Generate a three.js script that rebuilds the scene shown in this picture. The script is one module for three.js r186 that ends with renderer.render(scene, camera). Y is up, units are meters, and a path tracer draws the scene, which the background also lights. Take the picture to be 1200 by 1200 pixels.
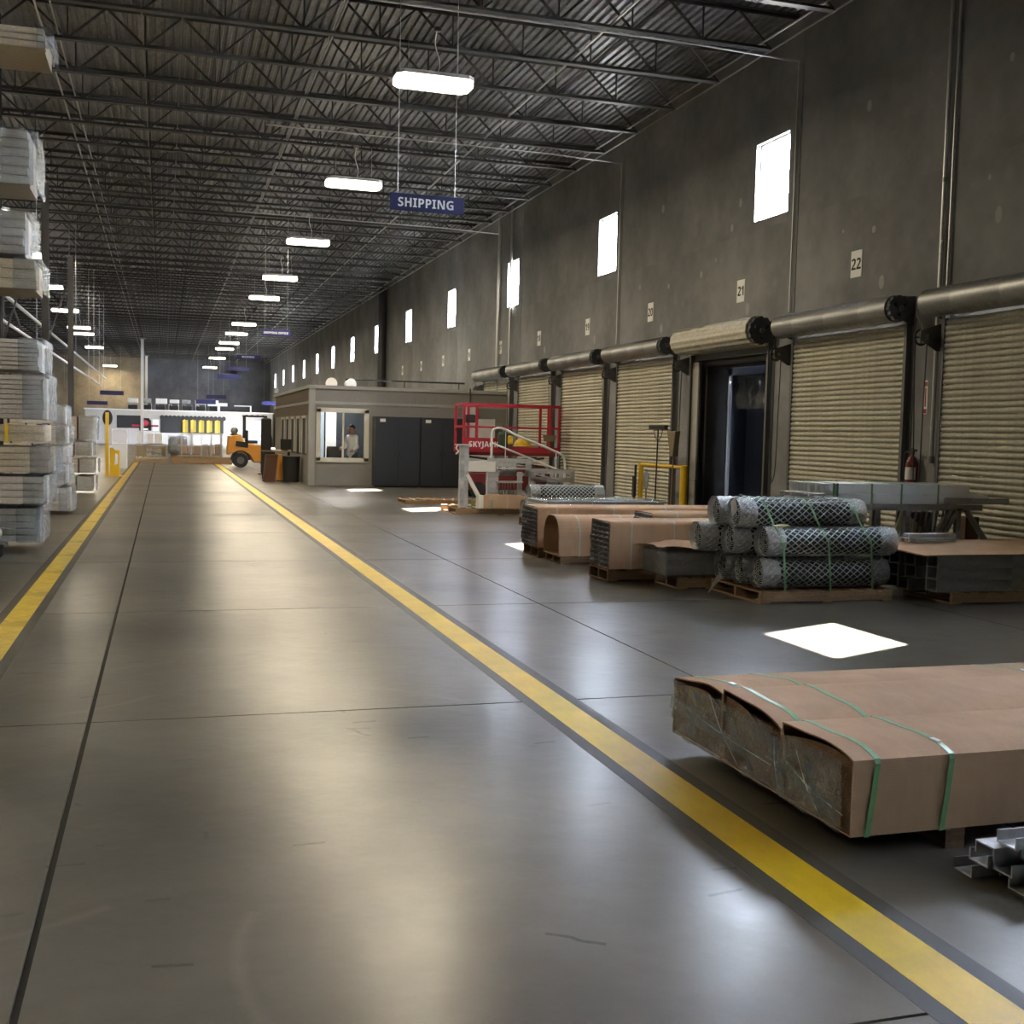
import * as THREE from 'three';
import { mergeGeometries } from 'three/addons/utils/BufferGeometryUtils.js';
import { RoundedBoxGeometry } from 'three/addons/geometries/RoundedBoxGeometry.js';
import { TextGeometry } from 'three/addons/geometries/TextGeometry.js';
import { FontLoader } from 'three/addons/loaders/FontLoader.js';
import { MarchingCubes } from 'three/addons/objects/MarchingCubes.js';
import { RectAreaLightUniformsLib } from 'three/addons/lights/RectAreaLightUniformsLib.js';

// ---------------------------------------------------------------- camera, sky, sun, exposure
const scene = new THREE.Scene();
const renderer = new THREE.WebGLRenderer({ antialias: true });
renderer.toneMapping = THREE.LinearToneMapping;
renderer.toneMappingExposure = 1.4;
renderer.shadowMap.enabled = true;
RectAreaLightUniformsLib.init();

const camera = new THREE.PerspectiveCamera(48.42, 1, 0.05, 400);
{
  const yaw = 0.29772, pit = 0.06763, rol = 0.02402;
  const f = new THREE.Vector3(Math.sin(yaw) * Math.cos(pit), -Math.sin(pit), -Math.cos(yaw) * Math.cos(pit));
  const r = new THREE.Vector3(Math.cos(yaw), 0, Math.sin(yaw)), u = new THREE.Vector3().crossVectors(r, f);
  camera.up.copy(u).multiplyScalar(Math.cos(rol)).addScaledVector(r, -Math.sin(rol));
  camera.position.set(0, 1.6, 0);
  camera.lookAt(camera.position.clone().add(f));
}
scene.background = new THREE.Color().setRGB(82, 93, 112);            // even bright day sky outside
const sun = new THREE.DirectionalLight(new THREE.Color().setRGB(1, 0.96, 0.88), 190);
sun.target.position.set(5.37, 0, -20);
sun.position.set(5.37 + 4.84 * 8, 6.13 * 8, -20 - 2.16 * 8);
sun.castShadow = true;
sun.shadow.mapSize.set(2048, 2048);
Object.assign(sun.shadow.camera, { left: -80, right: 80, top: 60, bottom: -60, near: 1, far: 200 });
scene.add(sun, sun.target);
const LAMP = 98, LAMP_COLOR = new THREE.Color().setRGB(1, 0.86, 0.62);

// ---------------------------------------------------------------- helpers
let seed = 20240717;
const rnd = () => { seed = (seed + 0x6d2b79f5) | 0; let t = Math.imul(seed ^ (seed >>> 15), 1 | seed); t = (t + Math.imul(t ^ (t >>> 7), 61 | t)) ^ t; return ((t ^ (t >>> 14)) >>> 0) / 4294967296; };
const rr = (a, b) => a + (b - a) * rnd();
const PI = Math.PI;
const V = (x, y, z) => new THREE.Vector3(x, y, z);
const ONES = ['', 'first', 'second', 'third', 'fourth', 'fifth', 'sixth', 'seventh', 'eighth', 'ninth', 'tenth', 'eleventh', 'twelfth', 'thirteenth', 'fourteenth', 'fifteenth', 'sixteenth', 'seventeenth', 'eighteenth', 'nineteenth'];
const ordinal = (n) => n < 20 ? ONES[n] : n % 10 ? ['', '', 'twenty', 'thirty', 'forty', 'fifty', 'sixty'][Math.floor(n / 10)] + '-' + ONES[n % 10] : ['', '', 'twentieth', 'thirtieth', 'fortieth', 'fiftieth', 'sixtieth'][n / 10];
const used = new Map();
const numbered = (n) => { const k = used.get(n) ?? 0; used.set(n, k + 1); return k ? `${n}_${String(k).padStart(3, '0')}` : n; };

// boxes and other shapes; all uv are recomputed in metres when a mesh is built
function bx(w, h, d, x = 0, y = 0, z = 0, rx = 0, ry = 0, rz = 0) {
  const g = new THREE.BoxGeometry(w, h, d);
  if (rx) g.rotateX(rx); if (rz) g.rotateZ(rz); if (ry) g.rotateY(ry);
  return g.translate(x, y, z);
}
const b2 = (x0, x1, y0, y1, z0, z1) => bx(x1 - x0, y1 - y0, Math.abs(z1 - z0), (x0 + x1) / 2, (y0 + y1) / 2, (z0 + z1) / 2);
function rb(w, h, d, x = 0, y = 0, z = 0, r = 0.02, s = 2) { return new RoundedBoxGeometry(w, h, d, s, Math.min(r, w / 2.01, h / 2.01, d / 2.01)).translate(x, y, z); }
function rod(a, b, r, n = 8, r2 = r) {
  const d = V().subVectors(b, a), g = new THREE.CylinderGeometry(r2, r, d.length(), n);
  g.applyQuaternion(new THREE.Quaternion().setFromUnitVectors(V(0, 1, 0), d.clone().normalize()));
  return g.translate((a.x + b.x) / 2, (a.y + b.y) / 2, (a.z + b.z) / 2);
}
function bar(a, b, w, h) {                                   // square bar from a to b
  const d = V().subVectors(b, a), g = new THREE.BoxGeometry(w, h, d.length());
  const m = new THREE.Matrix4().lookAt(b, a, Math.abs(d.y) > 0.98 * d.length() ? V(1, 0, 0) : V(0, 1, 0));
  return g.applyMatrix4(m).translate((a.x + b.x) / 2, (a.y + b.y) / 2, (a.z + b.z) / 2);
}
function tube(pts, r, n = 6, seg = pts.length * 4) { return new THREE.TubeGeometry(new THREE.CatmullRomCurve3(pts), seg, r, n); }
function poly(pts, r, n = 6) { const p = new THREE.CurvePath(); for (let i = 1; i < pts.length; i++) p.add(new THREE.LineCurve3(pts[i - 1], pts[i])); return new THREE.TubeGeometry(p, (pts.length - 1) * 3, r, n); }
function ext(pts, depth, holes = [], bevel = 0) {           // outline in x,y extruded along +z
  const s = new THREE.Shape(pts.map(([x, y]) => new THREE.Vector2(x, y)));
  for (const h of holes) s.holes.push(new THREE.Path(h.map(([x, y]) => new THREE.Vector2(x, y))));
  return new THREE.ExtrudeGeometry(s, { depth, bevelEnabled: bevel > 0, bevelSize: bevel, bevelThickness: bevel, bevelSegments: 1, curveSegments: 8 });
}
function ribbon(pts, w, t) {                                 // flat band along pts; w is the half-width vector, t the thickness
  const P = [], I = [], n = pts.length;
  for (let i = 0; i < n; i++) {
    const a = pts[Math.max(0, i - 1)], b = pts[Math.min(n - 1, i + 1)];
    const nn = V().crossVectors(V().subVectors(b, a), w).normalize().multiplyScalar(t / 2);
    for (const [s, q] of [[1, 1], [-1, 1], [-1, -1], [1, -1]]) P.push(pts[i].x + w.x * s + nn.x * q, pts[i].y + w.y * s + nn.y * q, pts[i].z + w.z * s + nn.z * q);
  }
  for (let i = 0; i < n - 1; i++) for (let k = 0; k < 4; k++) { const a = i * 4 + k, b = i * 4 + (k + 1) % 4, c = a + 4, d = b + 4; I.push(a, b, c, b, d, c); }
  const g = new THREE.BufferGeometry();
  g.setAttribute('position', new THREE.Float32BufferAttribute(P, 3)); g.setIndex(I);
  const h = g.toNonIndexed(); h.computeVertexNormals(); return h;
}
function metres(g, ox = 0, oy = 0) {                         // box-projected uv in metres
  const p = g.attributes.position, uv = new Float32Array(p.count * 2), a = V(), b = V(), c = V();
  for (let i = 0; i < p.count; i += 3) {
    a.fromBufferAttribute(p, i); b.fromBufferAttribute(p, i + 1); c.fromBufferAttribute(p, i + 2);
    const n = V().crossVectors(b.clone().sub(a), c.clone().sub(a)); n.set(Math.abs(n.x), Math.abs(n.y), Math.abs(n.z));
    [a, b, c].forEach((v, k) => {
      const [s, t] = n.y >= n.x && n.y >= n.z ? [v.x, -v.z] : n.x >= n.z ? [v.z, v.y] : [v.x, v.y];
      uv[(i + k) * 2] = s + ox; uv[(i + k) * 2 + 1] = t + oy;
    });
  }
  g.setAttribute('uv', new THREE.BufferAttribute(uv, 2)); return g;
}
function geo(list, ox, oy) {
  const flat = (Array.isArray(list) ? list : [list]).map((g) => {
    const h = g.index ? g.toNonIndexed() : g.clone();
    for (const k of Object.keys(h.attributes)) if (k !== 'position' && k !== 'normal') h.deleteAttribute(k);
    return h;
  });
  return metres(flat.length > 1 ? mergeGeometries(flat) : flat[0], ox, oy);
}
function obj(name, list, m, parent = scene, top) {
  const g = list.isBufferGeometry && list.userData.done ? list : geo(list); g.userData.done = true;
  const o = new THREE.Mesh(g, m); o.castShadow = o.receiveShadow = true;
  o.name = parent === scene ? numbered(name) : name; parent.add(o); return o;
}
function tag(o, label, category, group, kind) {
  Object.assign(o.userData, { label, category }); if (group) o.userData.group = group; if (kind) o.userData.kind = kind; return o;
}
function thing(name, label, category, [x, y, z] = [0, 0, 0], turn = 0, group, kind) {
  const o = new THREE.Group(); o.name = numbered(name); o.position.set(x, y, z); o.rotation.y = turn; scene.add(o);
  return tag(o, label, category, group, kind);
}
function struct(name, label, category, at, turn) { return thing(name, label, category, at, turn, undefined, 'structure'); }
function dup(root, [x, y, z], turn, label) {
  const r = root.clone(); r.name = numbered(root.name.replace(/_\d\d\d$/, '')); r.userData = { ...root.userData }; scene.add(r);
  r.position.set(x, y, z); r.rotation.y = turn; if (label) r.userData.label = label; return r;
}

// ---------------------------------------------------------------- textures
function noiseGrid(n, cells, s) {                            // tileable value noise
  const q = seed; seed = s; const lat = Array.from({ length: cells * cells }, rnd); seed = q;
  const out = new Float32Array(n * n);
  const w = []; for (let i = 0; i < n; i++) { const f = i / n * cells, k = Math.floor(f), t = f - k; w.push([k % cells, (k + 1) % cells, t * t * (3 - 2 * t)]); }
  for (let y = 0; y < n; y++) { const [y0, y1, ty] = w[y]; for (let x = 0; x < n; x++) { const [x0, x1, tx] = w[x];
    const a = lat[y0 * cells + x0], b = lat[y0 * cells + x1], c = lat[y1 * cells + x0], d = lat[y1 * cells + x1];
    out[y * n + x] = (a + (b - a) * tx) * (1 - ty) + (c + (d - c) * tx) * ty; } }
  return out;
}
function fbm(n, cells, oct, s, gain = 0.5) {
  const out = new Float32Array(n * n); let amp = 1, sum = 0;
  for (let o = 0; o < oct && cells <= n; o++) { const g = noiseGrid(n, cells, s + o * 977); for (let i = 0; i < out.length; i++) out[i] += g[i] * amp; sum += amp; amp *= gain; cells *= 2; }
  for (let i = 0; i < out.length; i++) out[i] = out[i] / sum; return out;
}
function tex(n, fn, size, color = true) {                    // fn(i, x, y) -> [r,g,b] in 0..1 (sRGB when color)
  const d = new Uint8Array(n * n * 4);
  for (let i = 0; i < n * n; i++) { const c = fn(i, i % n, (i / n) | 0); d[i * 4] = c[0] * 255; d[i * 4 + 1] = c[1] * 255; d[i * 4 + 2] = c[2] * 255; d[i * 4 + 3] = 255; }
  const t = new THREE.DataTexture(d, n, n); t.wrapS = t.wrapT = THREE.RepeatWrapping; t.magFilter = THREE.LinearFilter; t.minFilter = THREE.LinearMipmapLinearFilter; t.generateMipmaps = true;
  if (color) t.colorSpace = THREE.SRGBColorSpace; t.repeat.set(1 / size, 1 / size); t.needsUpdate = true; return t;
}
const cl = (v) => Math.max(0, Math.min(1, v));
const FINE = fbm(512, 32, 4, 11), COARSE = fbm(512, 4, 6, 23), STREAK = fbm(512, 8, 4, 5);

// polished concrete floor: blotches, swirls left by the scrubber, scuffs
const FN = 2048, fl1 = fbm(FN, 5, 8, 71, 0.55), fl2 = fbm(FN, 3, 4, 137), fl3 = fbm(FN, 12, 5, 311);
const flb = fbm(1024, 44, 4, 613, 0.55);
const scuff = new Float32Array(FN * FN);
for (let k = 0; k < 90; k++) {                               // short dark rubber scuffs
  const cx = rnd() * FN, cy = rnd() * FN, a = rnd() < 0.7 ? rr(-0.3, 0.3) : rr(0, PI), L = rr(4, 26), s = rr(0.12, 0.4);
  for (let t = -L; t < L; t += 0.5) for (let w = -2; w <= 2; w++) { const x = Math.round(cx + Math.cos(a) * t - Math.sin(a) * w + Math.sin(t * 0.2) * 2), y = Math.round(cy + Math.sin(a) * t + Math.cos(a) * w); const i = ((y + FN) % FN) * FN + ((x + FN) % FN); scuff[i] = Math.max(scuff[i], s * (0.4 + 0.6 * rnd())); }
}
for (let k = 0; k < 26; k++) {                               // pale swirl arcs
  const cx = rnd() * FN, cy = rnd() * FN, R = rr(120, 420), a0 = rr(0, 6), da = rr(0.4, 1.3), s = rr(0.05, 0.13);
  for (let a = a0; a < a0 + da; a += 0.0012) for (let w = -9; w <= 9; w++) { const x = Math.round(cx + Math.cos(a) * (R + w)), y = Math.round(cy + Math.sin(a) * (R + w)); const i = (((y % FN) + FN) % FN) * FN + (((x % FN) + FN) % FN); scuff[i] = Math.min(scuff[i], -s * (1 - Math.abs(w) / 10) * (0.3 + fl3[i])); }
}
const floorMap = tex(FN, (i) => { const v = 0.37 + (fl1[i] - 0.5) * 0.34 + (fl2[i] - 0.5) * 0.22 - scuff[i] * 0.45; return [cl(v), cl(v * 0.945), cl(v * 0.84)]; }, 7.62);
const floorRough = tex(1024, (i, x, y) => { const k = (y * 2) * FN + x * 2, v = Math.max(0.281, 0.285 + (fl3[k] - 0.5) * 0.08 + (fl2[k] - 0.5) * 0.05 + Math.max(0, scuff[k]) * 0.15); return [v, cl(v), v]; }, 7.62, false);
const floorBump = tex(1024, (i, x, y) => { const v = cl(0.5 + (flb[i] - 0.5) * 1.5); return [v, v, v]; }, 7.62, false);
const concreteMap = tex(512, (i, x, y) => { const v = 0.82 + (COARSE[i] - 0.5) * 0.26 + (STREAK[(y >> 3) * 512 + x] - 0.5) * 0.13 + (FINE[i] - 0.5) * 0.1; return [cl(v), cl(v * 0.99), cl(v * 0.97)]; }, 5.3);
const concreteBump = tex(512, (i) => [FINE[i], FINE[i], FINE[i]], 1.3, false);
const grainMap = tex(512, (i, x, y) => { const v = 0.86 + (STREAK[((y * 7) % 512) * 512 + (x >> 4)] - 0.5) * 0.35 + (FINE[i] - 0.5) * 0.15; return [cl(v), cl(v * 0.97), cl(v * 0.93)]; }, 0.6);
const cardMap = tex(512, (i, x, y) => { const v = 0.93 + (COARSE[i] - 0.5) * 0.14 + (FINE[(y >> 2) * 512 + x] - 0.5) * 0.06; return [cl(v), cl(v), cl(v)]; }, 1.1);
const cardBump = tex(256, (i, x, y) => { const v = 0.5 + 0.12 * Math.sin(y / 256 * PI * 2 * 32) + (COARSE[(y * 2) * 512 + x * 2] - 0.5) * 0.7; return [cl(v), cl(v), cl(v)]; }, 0.35, false);
const metalMap = tex(512, (i, x, y) => { const v = 0.85 + (STREAK[(y % 512) * 512 + (x >> 3)] - 0.5) * 0.3 + (FINE[i] - 0.5) * 0.12; return [cl(v), cl(v), cl(v)]; }, 0.9);
const crumpleBump = tex(512, (i) => { const v = Math.abs(COARSE[i] - 0.5) * 3 + Math.abs(FINE[i] - 0.5) * 0.8; return [cl(v), cl(v), cl(v)]; }, 0.5, false);
const paintMap = tex(512, (i) => { const v = 0.92 + (FINE[i] - 0.5) * 0.22 - Math.max(0, COARSE[i] - 0.6) * 1.1; return [cl(v), cl(v), cl(v * 0.97)]; }, 1.7);

// ---------------------------------------------------------------- materials (linear colours)
function mat(r, g, b, rough = 0.7, metal = 0, o = {}) { return new THREE.MeshPhysicalMaterial({ color: new THREE.Color().setRGB(r, g, b), roughness: rough, metalness: metal, ...o }); }
const M = {
  floor: mat(1, 1, 1, 1, 0, { map: floorMap, roughnessMap: floorRough, bumpMap: floorBump, bumpScale: 0.0016, specularIntensity: 0.75 }),
  joint: mat(0.035, 0.032, 0.028, 0.9),
  concrete: mat(0.345, 0.357, 0.378, 0.85, 0, { map: concreteMap, bumpMap: concreteBump, bumpScale: 0.004 }),
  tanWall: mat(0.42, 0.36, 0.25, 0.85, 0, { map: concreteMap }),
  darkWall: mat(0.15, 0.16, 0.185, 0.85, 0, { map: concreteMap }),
  patch: mat(0.36, 0.36, 0.35, 0.9),
  deck: mat(0.30, 0.30, 0.31, 0.42, 0.75, { map: metalMap }),
  joist: mat(0.055, 0.053, 0.05, 0.5, 0.25),
  conduit: mat(0.55, 0.55, 0.54, 0.35, 0.85),
  slat: mat(0.62, 0.585, 0.51, 0.5, 0, { map: paintMap }),
  galv: mat(0.42, 0.42, 0.41, 0.42, 0.75, { map: metalMap }),
  guide: mat(0.13, 0.13, 0.13, 0.5, 0.4),
  darkIron: mat(0.06, 0.062, 0.07, 0.5, 0.4),
  black: mat(0.018, 0.018, 0.018, 0.55),
  rubber: mat(0.02, 0.02, 0.021, 0.8),
  yellow: mat(0.9, 0.59, 0.012, 0.42, 0, { map: cardMap }),
  yellowWorn: mat(0.70, 0.46, 0.05, 0.4, 0, { map: paintMap }),
  stripEdge: mat(0.095, 0.09, 0.08, 0.5, 0, { map: concreteMap }),
  safety: mat(0.72, 0.45, 0.02, 0.45),
  card: mat(0.54, 0.34, 0.19, 0.75, 0, { map: cardMap, bumpMap: cardBump, bumpScale: 0.0007 }),
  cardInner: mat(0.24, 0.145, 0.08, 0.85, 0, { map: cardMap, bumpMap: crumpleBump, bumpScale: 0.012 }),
  cardPale: mat(0.45, 0.30, 0.20, 0.8, 0, { map: cardMap }),
  wood: mat(0.40, 0.27, 0.155, 0.8, 0, { map: grainMap }),
  woodDark: mat(0.22, 0.145, 0.085, 0.85, 0, { map: grainMap }),
  strap: mat(0.15, 0.34, 0.15, 0.35),
  strapPale: mat(0.42, 0.42, 0.33, 0.4),
  strapDark: mat(0.05, 0.045, 0.04, 0.5),
  clip: mat(0.75, 0.77, 0.75, 0.3, 0.6),
  film: mat(0.96, 0.97, 1, 0.12, 0, { transmission: 0.92, thickness: 0, ior: 1.5, bumpMap: crumpleBump, bumpScale: 0.02, side: THREE.DoubleSide }),
  filmMilky: mat(0.8, 0.85, 0.9, 0.18, 0, { transmission: 0.82, thickness: 0, ior: 1.5, bumpMap: crumpleBump, bumpScale: 0.02, side: THREE.DoubleSide }),
  filmEnd: mat(0.85, 0.88, 0.9, 0.15, 0, { transmission: 0.55, thickness: 0, ior: 1.5, bumpMap: crumpleBump, bumpScale: 0.03, side: THREE.DoubleSide }),
  wire: mat(0.50, 0.54, 0.53, 0.35, 0.75),
  wireCore: mat(0.03, 0.034, 0.035, 0.8),
  alu: mat(0.74, 0.76, 0.78, 0.34, 0.4, { map: metalMap }),
  aluBright: mat(0.84, 0.87, 0.9, 0.3, 0.15),
  galvPale: mat(0.6, 0.6, 0.585, 0.45, 0.15, { map: metalMap }),
  aluDark: mat(0.16, 0.165, 0.17, 0.45, 0.75, { map: metalMap }),
  galvGrey: mat(0.42, 0.43, 0.44, 0.5, 0.5, { map: metalMap }),
  vinyl: mat(0.62, 0.60, 0.56, 0.5, 0, { map: grainMap }),
  vinylWarm: mat(0.62, 0.55, 0.42, 0.55, 0, { map: grainMap }),
  officeWall: mat(0.28, 0.268, 0.24, 0.8, 0, { bumpMap: concreteBump, bumpScale: 0.003 }),
  officeTrim: mat(0.40, 0.39, 0.36, 0.6),
  brownPanel: mat(0.16, 0.12, 0.09, 0.7),
  cream: mat(0.74, 0.71, 0.61, 0.5),
  white: mat(0.78, 0.78, 0.77, 0.55),
  cabinet: mat(0.032, 0.038, 0.046, 0.45, 0.2),
  glass: mat(1, 1, 1, 0.03, 0, { transmission: 1, thickness: 0, ior: 1.5 }),
  red: mat(0.36, 0.018, 0.035, 0.4),
  redDark: mat(0.16, 0.02, 0.02, 0.5),
  orange: mat(0.62, 0.27, 0.04, 0.4),
  navy: mat(0.012, 0.018, 0.04, 0.5),
  signBlue: mat(0.012, 0.014, 0.09, 0.45),
  signWhite: mat(0.85, 0.85, 0.82, 0.5),
  ink: mat(0.012, 0.012, 0.012, 0.6),
  brown: mat(0.11, 0.05, 0.03, 0.6),
  skin: mat(0.42, 0.24, 0.16, 0.6),
  shirt: mat(0.75, 0.75, 0.76, 0.8),
  hair: mat(0.03, 0.02, 0.015, 0.7),
  filmGlint: mat(0.72, 0.68, 0.58, 0.25),  // opaque pale colour that paints white glints onto the stretch film
  straw: mat(0.20, 0.155, 0.10, 0.9),
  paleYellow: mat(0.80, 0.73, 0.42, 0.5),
  lampGlow: new THREE.MeshStandardMaterial({ color: 0xffffff, emissive: new THREE.Color().setRGB(1, 0.88, 0.68), emissiveIntensity: 9, roughness: 0.5 }),
};
const font = await new FontLoader().loadAsync('fonts/droid/droid_sans_bold.typeface.json');
function text(s, h, depth = 0.002) {                         // centred flat letters, facing +z
  const g = new TextGeometry(s, { font, size: h, depth, curveSegments: 4, bevelEnabled: false }); g.computeBoundingBox();
  const b = g.boundingBox; return g.translate(-(b.min.x + b.max.x) / 2, -(b.min.y + b.max.y) / 2, 0);
}

// ================================================================ THE SHELL
const ZB = -115, ZF = 9, XL = -20, XR = 10, YD = 8.58;       // back, behind the camera, left, right, underside of the deck
{ // floor: slabs on a 3.81 m grid with open joints
  const f = struct('floor', 'polished grey concrete slab floor with sawn joints', 'floor');
  obj('joint_bed', b2(XL - 0.3, XR + 0.3, -0.3, -0.012, ZB - 0.3, ZF + 0.3), M.joint, f);
  const P = 3.81, x0 = -0.38 - 6 * P, z0 = -2.62 + 4 * P, gap = 0.014;
  for (let i = 0; i < 9; i++) for (let j = 0; j < 35; j++) {
    const xa = Math.max(XL - 0.3, x0 + i * P), xb = Math.min(XR + 0.3, x0 + (i + 1) * P), za = Math.min(ZF + 0.3, z0 - j * P), zb = Math.max(ZB - 0.3, z0 - (j + 1) * P);
    if (xb - xa < 0.1 || za - zb < 0.1) continue;
    const wide = i === 5 ? 0.006 : 0;                       // the joint along the aisle is a wider, filled one
    obj('slab', b2(xa + gap / 2 + (i === 6 ? 0.004 : 0), xb - gap / 2 - wide, -0.012, 0, za - gap / 2, zb + gap / 2), M.floor, f);
  }
}
function line(label, xa, xb, m) {
  const t = thing('floor_marking', label, 'floor line');
  obj('border', [b2(xa - 0.075, xa, 0, 0.0012, -112, 6), b2(xb, xb + 0.075, 0, 0.0012, -112, 6)], M.stripEdge, t);
  obj('stripe', b2(xa, xb, 0, 0.0022, -112, 6), m, t);
}
line('bright yellow floor line running past the long cardboard cartons', 2.14, 2.345, M.yellow);
line('worn yellow floor line beside the racks of wrapped bundles', -1.235, -1.045, M.yellowWorn);

// right wall: concrete panels 7.62 m wide, each with a window and two dock doors
const PW = 7.62, SEAM0 = -9.28, DOORS = [];                  // seams at SEAM0 + k * PW
const wallRight = struct('wall_right', 'grey concrete dock wall of tall panels', 'wall');
const windowsZ = [];
for (let k = -2; k <= 13; k++) {
  const z0 = SEAM0 - k * PW, holes = [], w = Math.min(PW, z0 - ZB);
  if (w < 2) continue;
  const rect = (u0, u1, y0, y1) => [[u0, y0], [u1, y0], [u1, y1], [u0, y1]];
  holes.push(rect(0.35, 1.48, 5.46, 6.8)); windowsZ.push(z0 - 0.915);
  for (const [n, u] of [[23 - 2 * k, 2.16], [22 - 2 * k, 5.97]]) if (n >= 17 && n <= 24) { { const hw = n === 21 ? 1.46 : 1.38; holes.push(rect(u - hw, u + hw, 0.001, 3.14)); }; DOORS.push([n, z0 - u]); }
  if (k === 11) holes.push(rect(2.2, 6.6, 0.001, 3.0));      // an open doorway far down the hall
  const p = obj('panel', ext(rect(0.012, w < PW ? w + 0.24 : w - 0.012, 0, 9.2), 0.15, holes), M.concrete, wallRight);
  p.rotation.y = PI / 2; p.position.set(XR, 0, z0);
}
windowsZ.forEach((z) => obj('joint_filler', b2(XR + 0.05, XR + 0.145, 0, 9.2, z + 0.915 - 0.03, z + 0.915 + 0.03), M.joint, wallRight));
obj('panel', b2(XR, XR + 0.24, 0, 9.2, SEAM0 + 2 * PW, ZF + 0.3), M.concrete, wallRight);
for (const [z, y, r] of [[-15.0, 6.6, 0.085], [-14.75, 4.75, 0.05], [-15.55, 4.85, 0.025], [-14.5, 3.95, 0.09], [-12.1, 4.5, 0.09], [-12.3, 5.0, 0.03], [-18.9, 5.9, 0.075], [-19.2, 5.5, 0.07], [-20.4, 4.8, 0.06], [-21.9, 4.75, 0.045], [-22.2, 3.9, 0.09], [-18.5, 3.95, 0.09], [-22.3, 6.4, 0.08], [-26.1, 3.95, 0.09], [-29.9, 3.95, 0.08], [-19.8, 5.0, 0.03], [-23.4, 4.9, 0.05], [-12.0, 6.4, 0.05]])
  obj('repair_patch', new THREE.CylinderGeometry(r, r, 0.004, 14).rotateZ(PI / 2).scale(1, rr(1, 1.3), rr(0.7, 1)).translate(XR - 0.001, y, z), M.patch, wallRight);

windowsZ.forEach((z, i) => {
  const t = struct(`window_${i + 1}`, i < 3 ? `high window in the dock wall right of the picture, ${ordinal(i + 1)} from the front wall` : `high bright window in the dock wall, ${ordinal(i - 2)} from the right edge of the picture`, 'window', [XR + 0.12, 6.13, z]);
  obj('window_frame', [bx(0.05, 0.026, 1.13, 0, 0.657, 0), bx(0.05, 0.026, 1.13, 0, -0.657, 0), bx(0.05, 1.34, 0.026, 0, 0, 0.552), bx(0.05, 1.34, 0.026, 0, 0, -0.552)], M.white, t);
  obj('pane', bx(0.006, 1.29, 1.08), M.glass, t);
});
{
  const L = struct('wall_left', 'grey concrete wall far behind the racks', 'wall');
  obj('panel', b2(XL - 0.25, XL, 0, 9.2, ZF, ZB), M.concrete, L);
  const F = struct('wall_front', 'concrete wall behind the camera', 'wall');
  obj('panel', b2(XL, XR + 0.24, 0, 9.2, ZF, ZF + 0.25), M.concrete, F);
  const B = struct('wall_back', 'end wall of the hall, tan at left and dark grey at right', 'wall');
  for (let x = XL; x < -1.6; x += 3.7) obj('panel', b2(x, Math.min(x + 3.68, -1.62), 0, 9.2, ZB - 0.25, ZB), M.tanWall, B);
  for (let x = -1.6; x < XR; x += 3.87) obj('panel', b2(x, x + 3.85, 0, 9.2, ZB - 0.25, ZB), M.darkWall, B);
  obj('backing', b2(XL, XR, 0, 9.2, ZB - 0.4, ZB - 0.25), M.joint, B);
  const G = struct('ground', 'pale concrete yard outside the dock wall', 'ground');
  obj('yard', b2(XR + 0.3, 70, -1.5, -1.2, ZF + 20, ZB - 20), mat(0.42, 0.4, 0.37, 0.9), G);
}

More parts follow.
